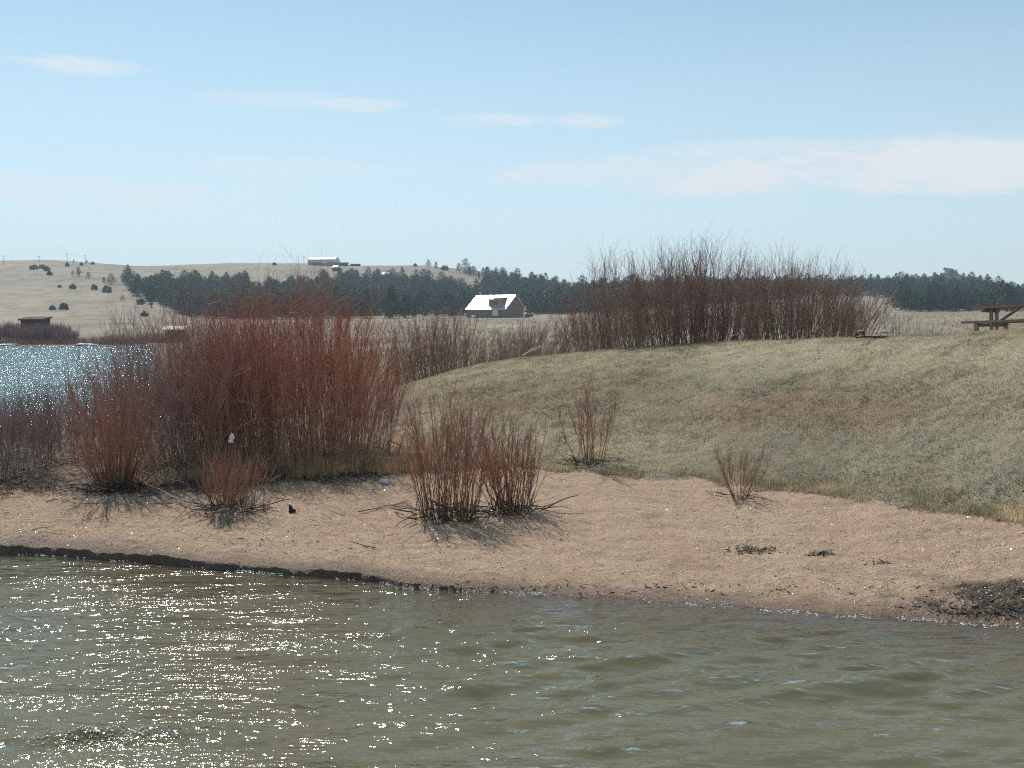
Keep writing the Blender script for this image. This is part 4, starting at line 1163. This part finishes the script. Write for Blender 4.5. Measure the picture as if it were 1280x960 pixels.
# ------------------------------------------------------------------ sky
W = bpy.data.worlds.new('World'); bpy.context.scene.world = W; W.use_nodes = True
t = NT(W)
sky = t.n('ShaderNodeTexSky', sky_type='NISHITA', sun_disc=False, sun_elevation=SEL, sun_rotation=SAZ % (2 * PI), altitude=2400, air_density=1.0, dust_density=.6, ozone_density=1.0)
dirn = t.n('ShaderNodeTexCoord').outputs['Generated']
sp = t.n('ShaderNodeSeparateXYZ', {0: dirn})
az = t.math('ARCTAN2', sp.outputs[0], sp.outputs[1]); el = t.math('ARCSINE', sp.outputs[2])
cv = t.n('ShaderNodeCombineXYZ', {0: t.math('MULTIPLY', az, 1.0), 1: t.math('MULTIPLY', el, 3.2), 2: 0.0}).outputs[0]
warp = t.noise(cv, 9.0, 6, .62); wisp = t.noise(t.n('ShaderNodeCombineXYZ', {0: t.math('MULTIPLY', az, 1.0), 1: t.math('ADD', t.math('MULTIPLY', el, 6.0), t.math('MULTIPLY', az, .8)), 2: 3.0}).outputs[0], 14.0, 6, .6)
tot = None


def cloud(px, py, wx, wy, amt, thr=.0, edge=.5):
    global tot
    u_, s_ = uv(px, py); a0 = math.atan(float(u_)); e0 = math.atan(float(s_))
    dx = t.math('DIVIDE', t.math('SUBTRACT', az, a0), wx / F); dy = t.math('DIVIDE', t.math('SUBTRACT', el, e0), wy / F)
    r2 = t.math('ADD', t.math('MULTIPLY', dx, dx), t.math('MULTIPLY', dy, dy))
    v = t.math('SUBTRACT', 1.0, r2)
    v = t.math('ADD', v, t.math('MULTIPLY', t.math('SUBTRACT', t.math('ADD', t.math('MULTIPLY', warp, .6), t.math('MULTIPLY', wisp, .4)), .50), 5.2))
    mr = t.n('ShaderNodeMapRange', {0: v, 1: thr, 2: thr + 1.3, 3: 0.0, 4: amt}, interpolation_type='SMOOTHSTEP').outputs[0]
    tot = mr if tot is None else t.math('MAXIMUM', tot, mr)


cloud(1220, 221, 380, 31, .95, -.35); cloud(1010, 228, 220, 23, .88, -.35); cloud(800, 218, 200, 21, .5, -.35); cloud(950, 192, 140, 14, .45, -.3)
cloud(95, 105, 74, 11, .6, -.2); cloud(445, 134, 62, 9, .5, -.3); cloud(340, 132, 90, 13, .3, -.4); cloud(620, 150, 80, 10, .52, -.3); cloud(732, 152, 50, 10, .5, -.3)
cloud(90, 250, 240, 18, .4, -.5); cloud(370, 215, 140, 14, .32, -.5); cloud(1500, 215, 260, 40, .9)
sep = t.n('ShaderNodeHueSaturation', {'Hue': .470, 'Saturation': .86, 'Value': 1.0, 'Color': sky})
low = t.n('ShaderNodeMapRange', {0: el, 1: 0.0, 2: .30, 3: .80, 4: 0.0}).outputs[0]
skyc = t.mix(low, sep.outputs[0], (5.0, 5.75, 6.1))
skyc = t.mix(tot, skyc, (6.4, 6.6, 6.85))
bg = t.n('ShaderNodeBackground', {'Color': skyc, 'Strength': .13})
ow = t.n('ShaderNodeOutputWorld'); t.t.links.new(bg.outputs[0], ow.inputs[0])

sl = bpy.data.lights.new('sun', 'SUN'); sl.energy = 4.2; sl.angle = R(.53); sl.color = (1, .95, .87)
so = bpy.data.objects.new('sun', sl); C.objects.link(so)
so.rotation_euler = Vector(SUN).to_track_quat('Z', 'Y').to_euler()

# ------------------------------------------------------------------ camera
cd = bpy.data.cameras.new('camera'); cam = bpy.data.objects.new('camera', cd); C.objects.link(cam)
cam.location = (0, 0, CAMZ); cam.rotation_euler = (PI / 2 - TH, 0, 0)
cd.sensor_width = 36; cd.lens = 36 * F / 1280; cd.clip_end = 8000; cd.clip_start = .1
sc = bpy.context.scene; sc.camera = cam
sc.view_settings.view_transform = 'Standard'; sc.view_settings.look = 'None'; sc.view_settings.exposure = 0.02; sc.view_settings.gamma = 1
sc.cycles.use_denoising = False; sc.cycles.filter_width = 1.15
sc.cycles.max_bounces = 6; sc.cycles.transparent_max_bounces = 12; sc.cycles.volume_bounces = 0
sc.cycles.sample_clamp_indirect = 4
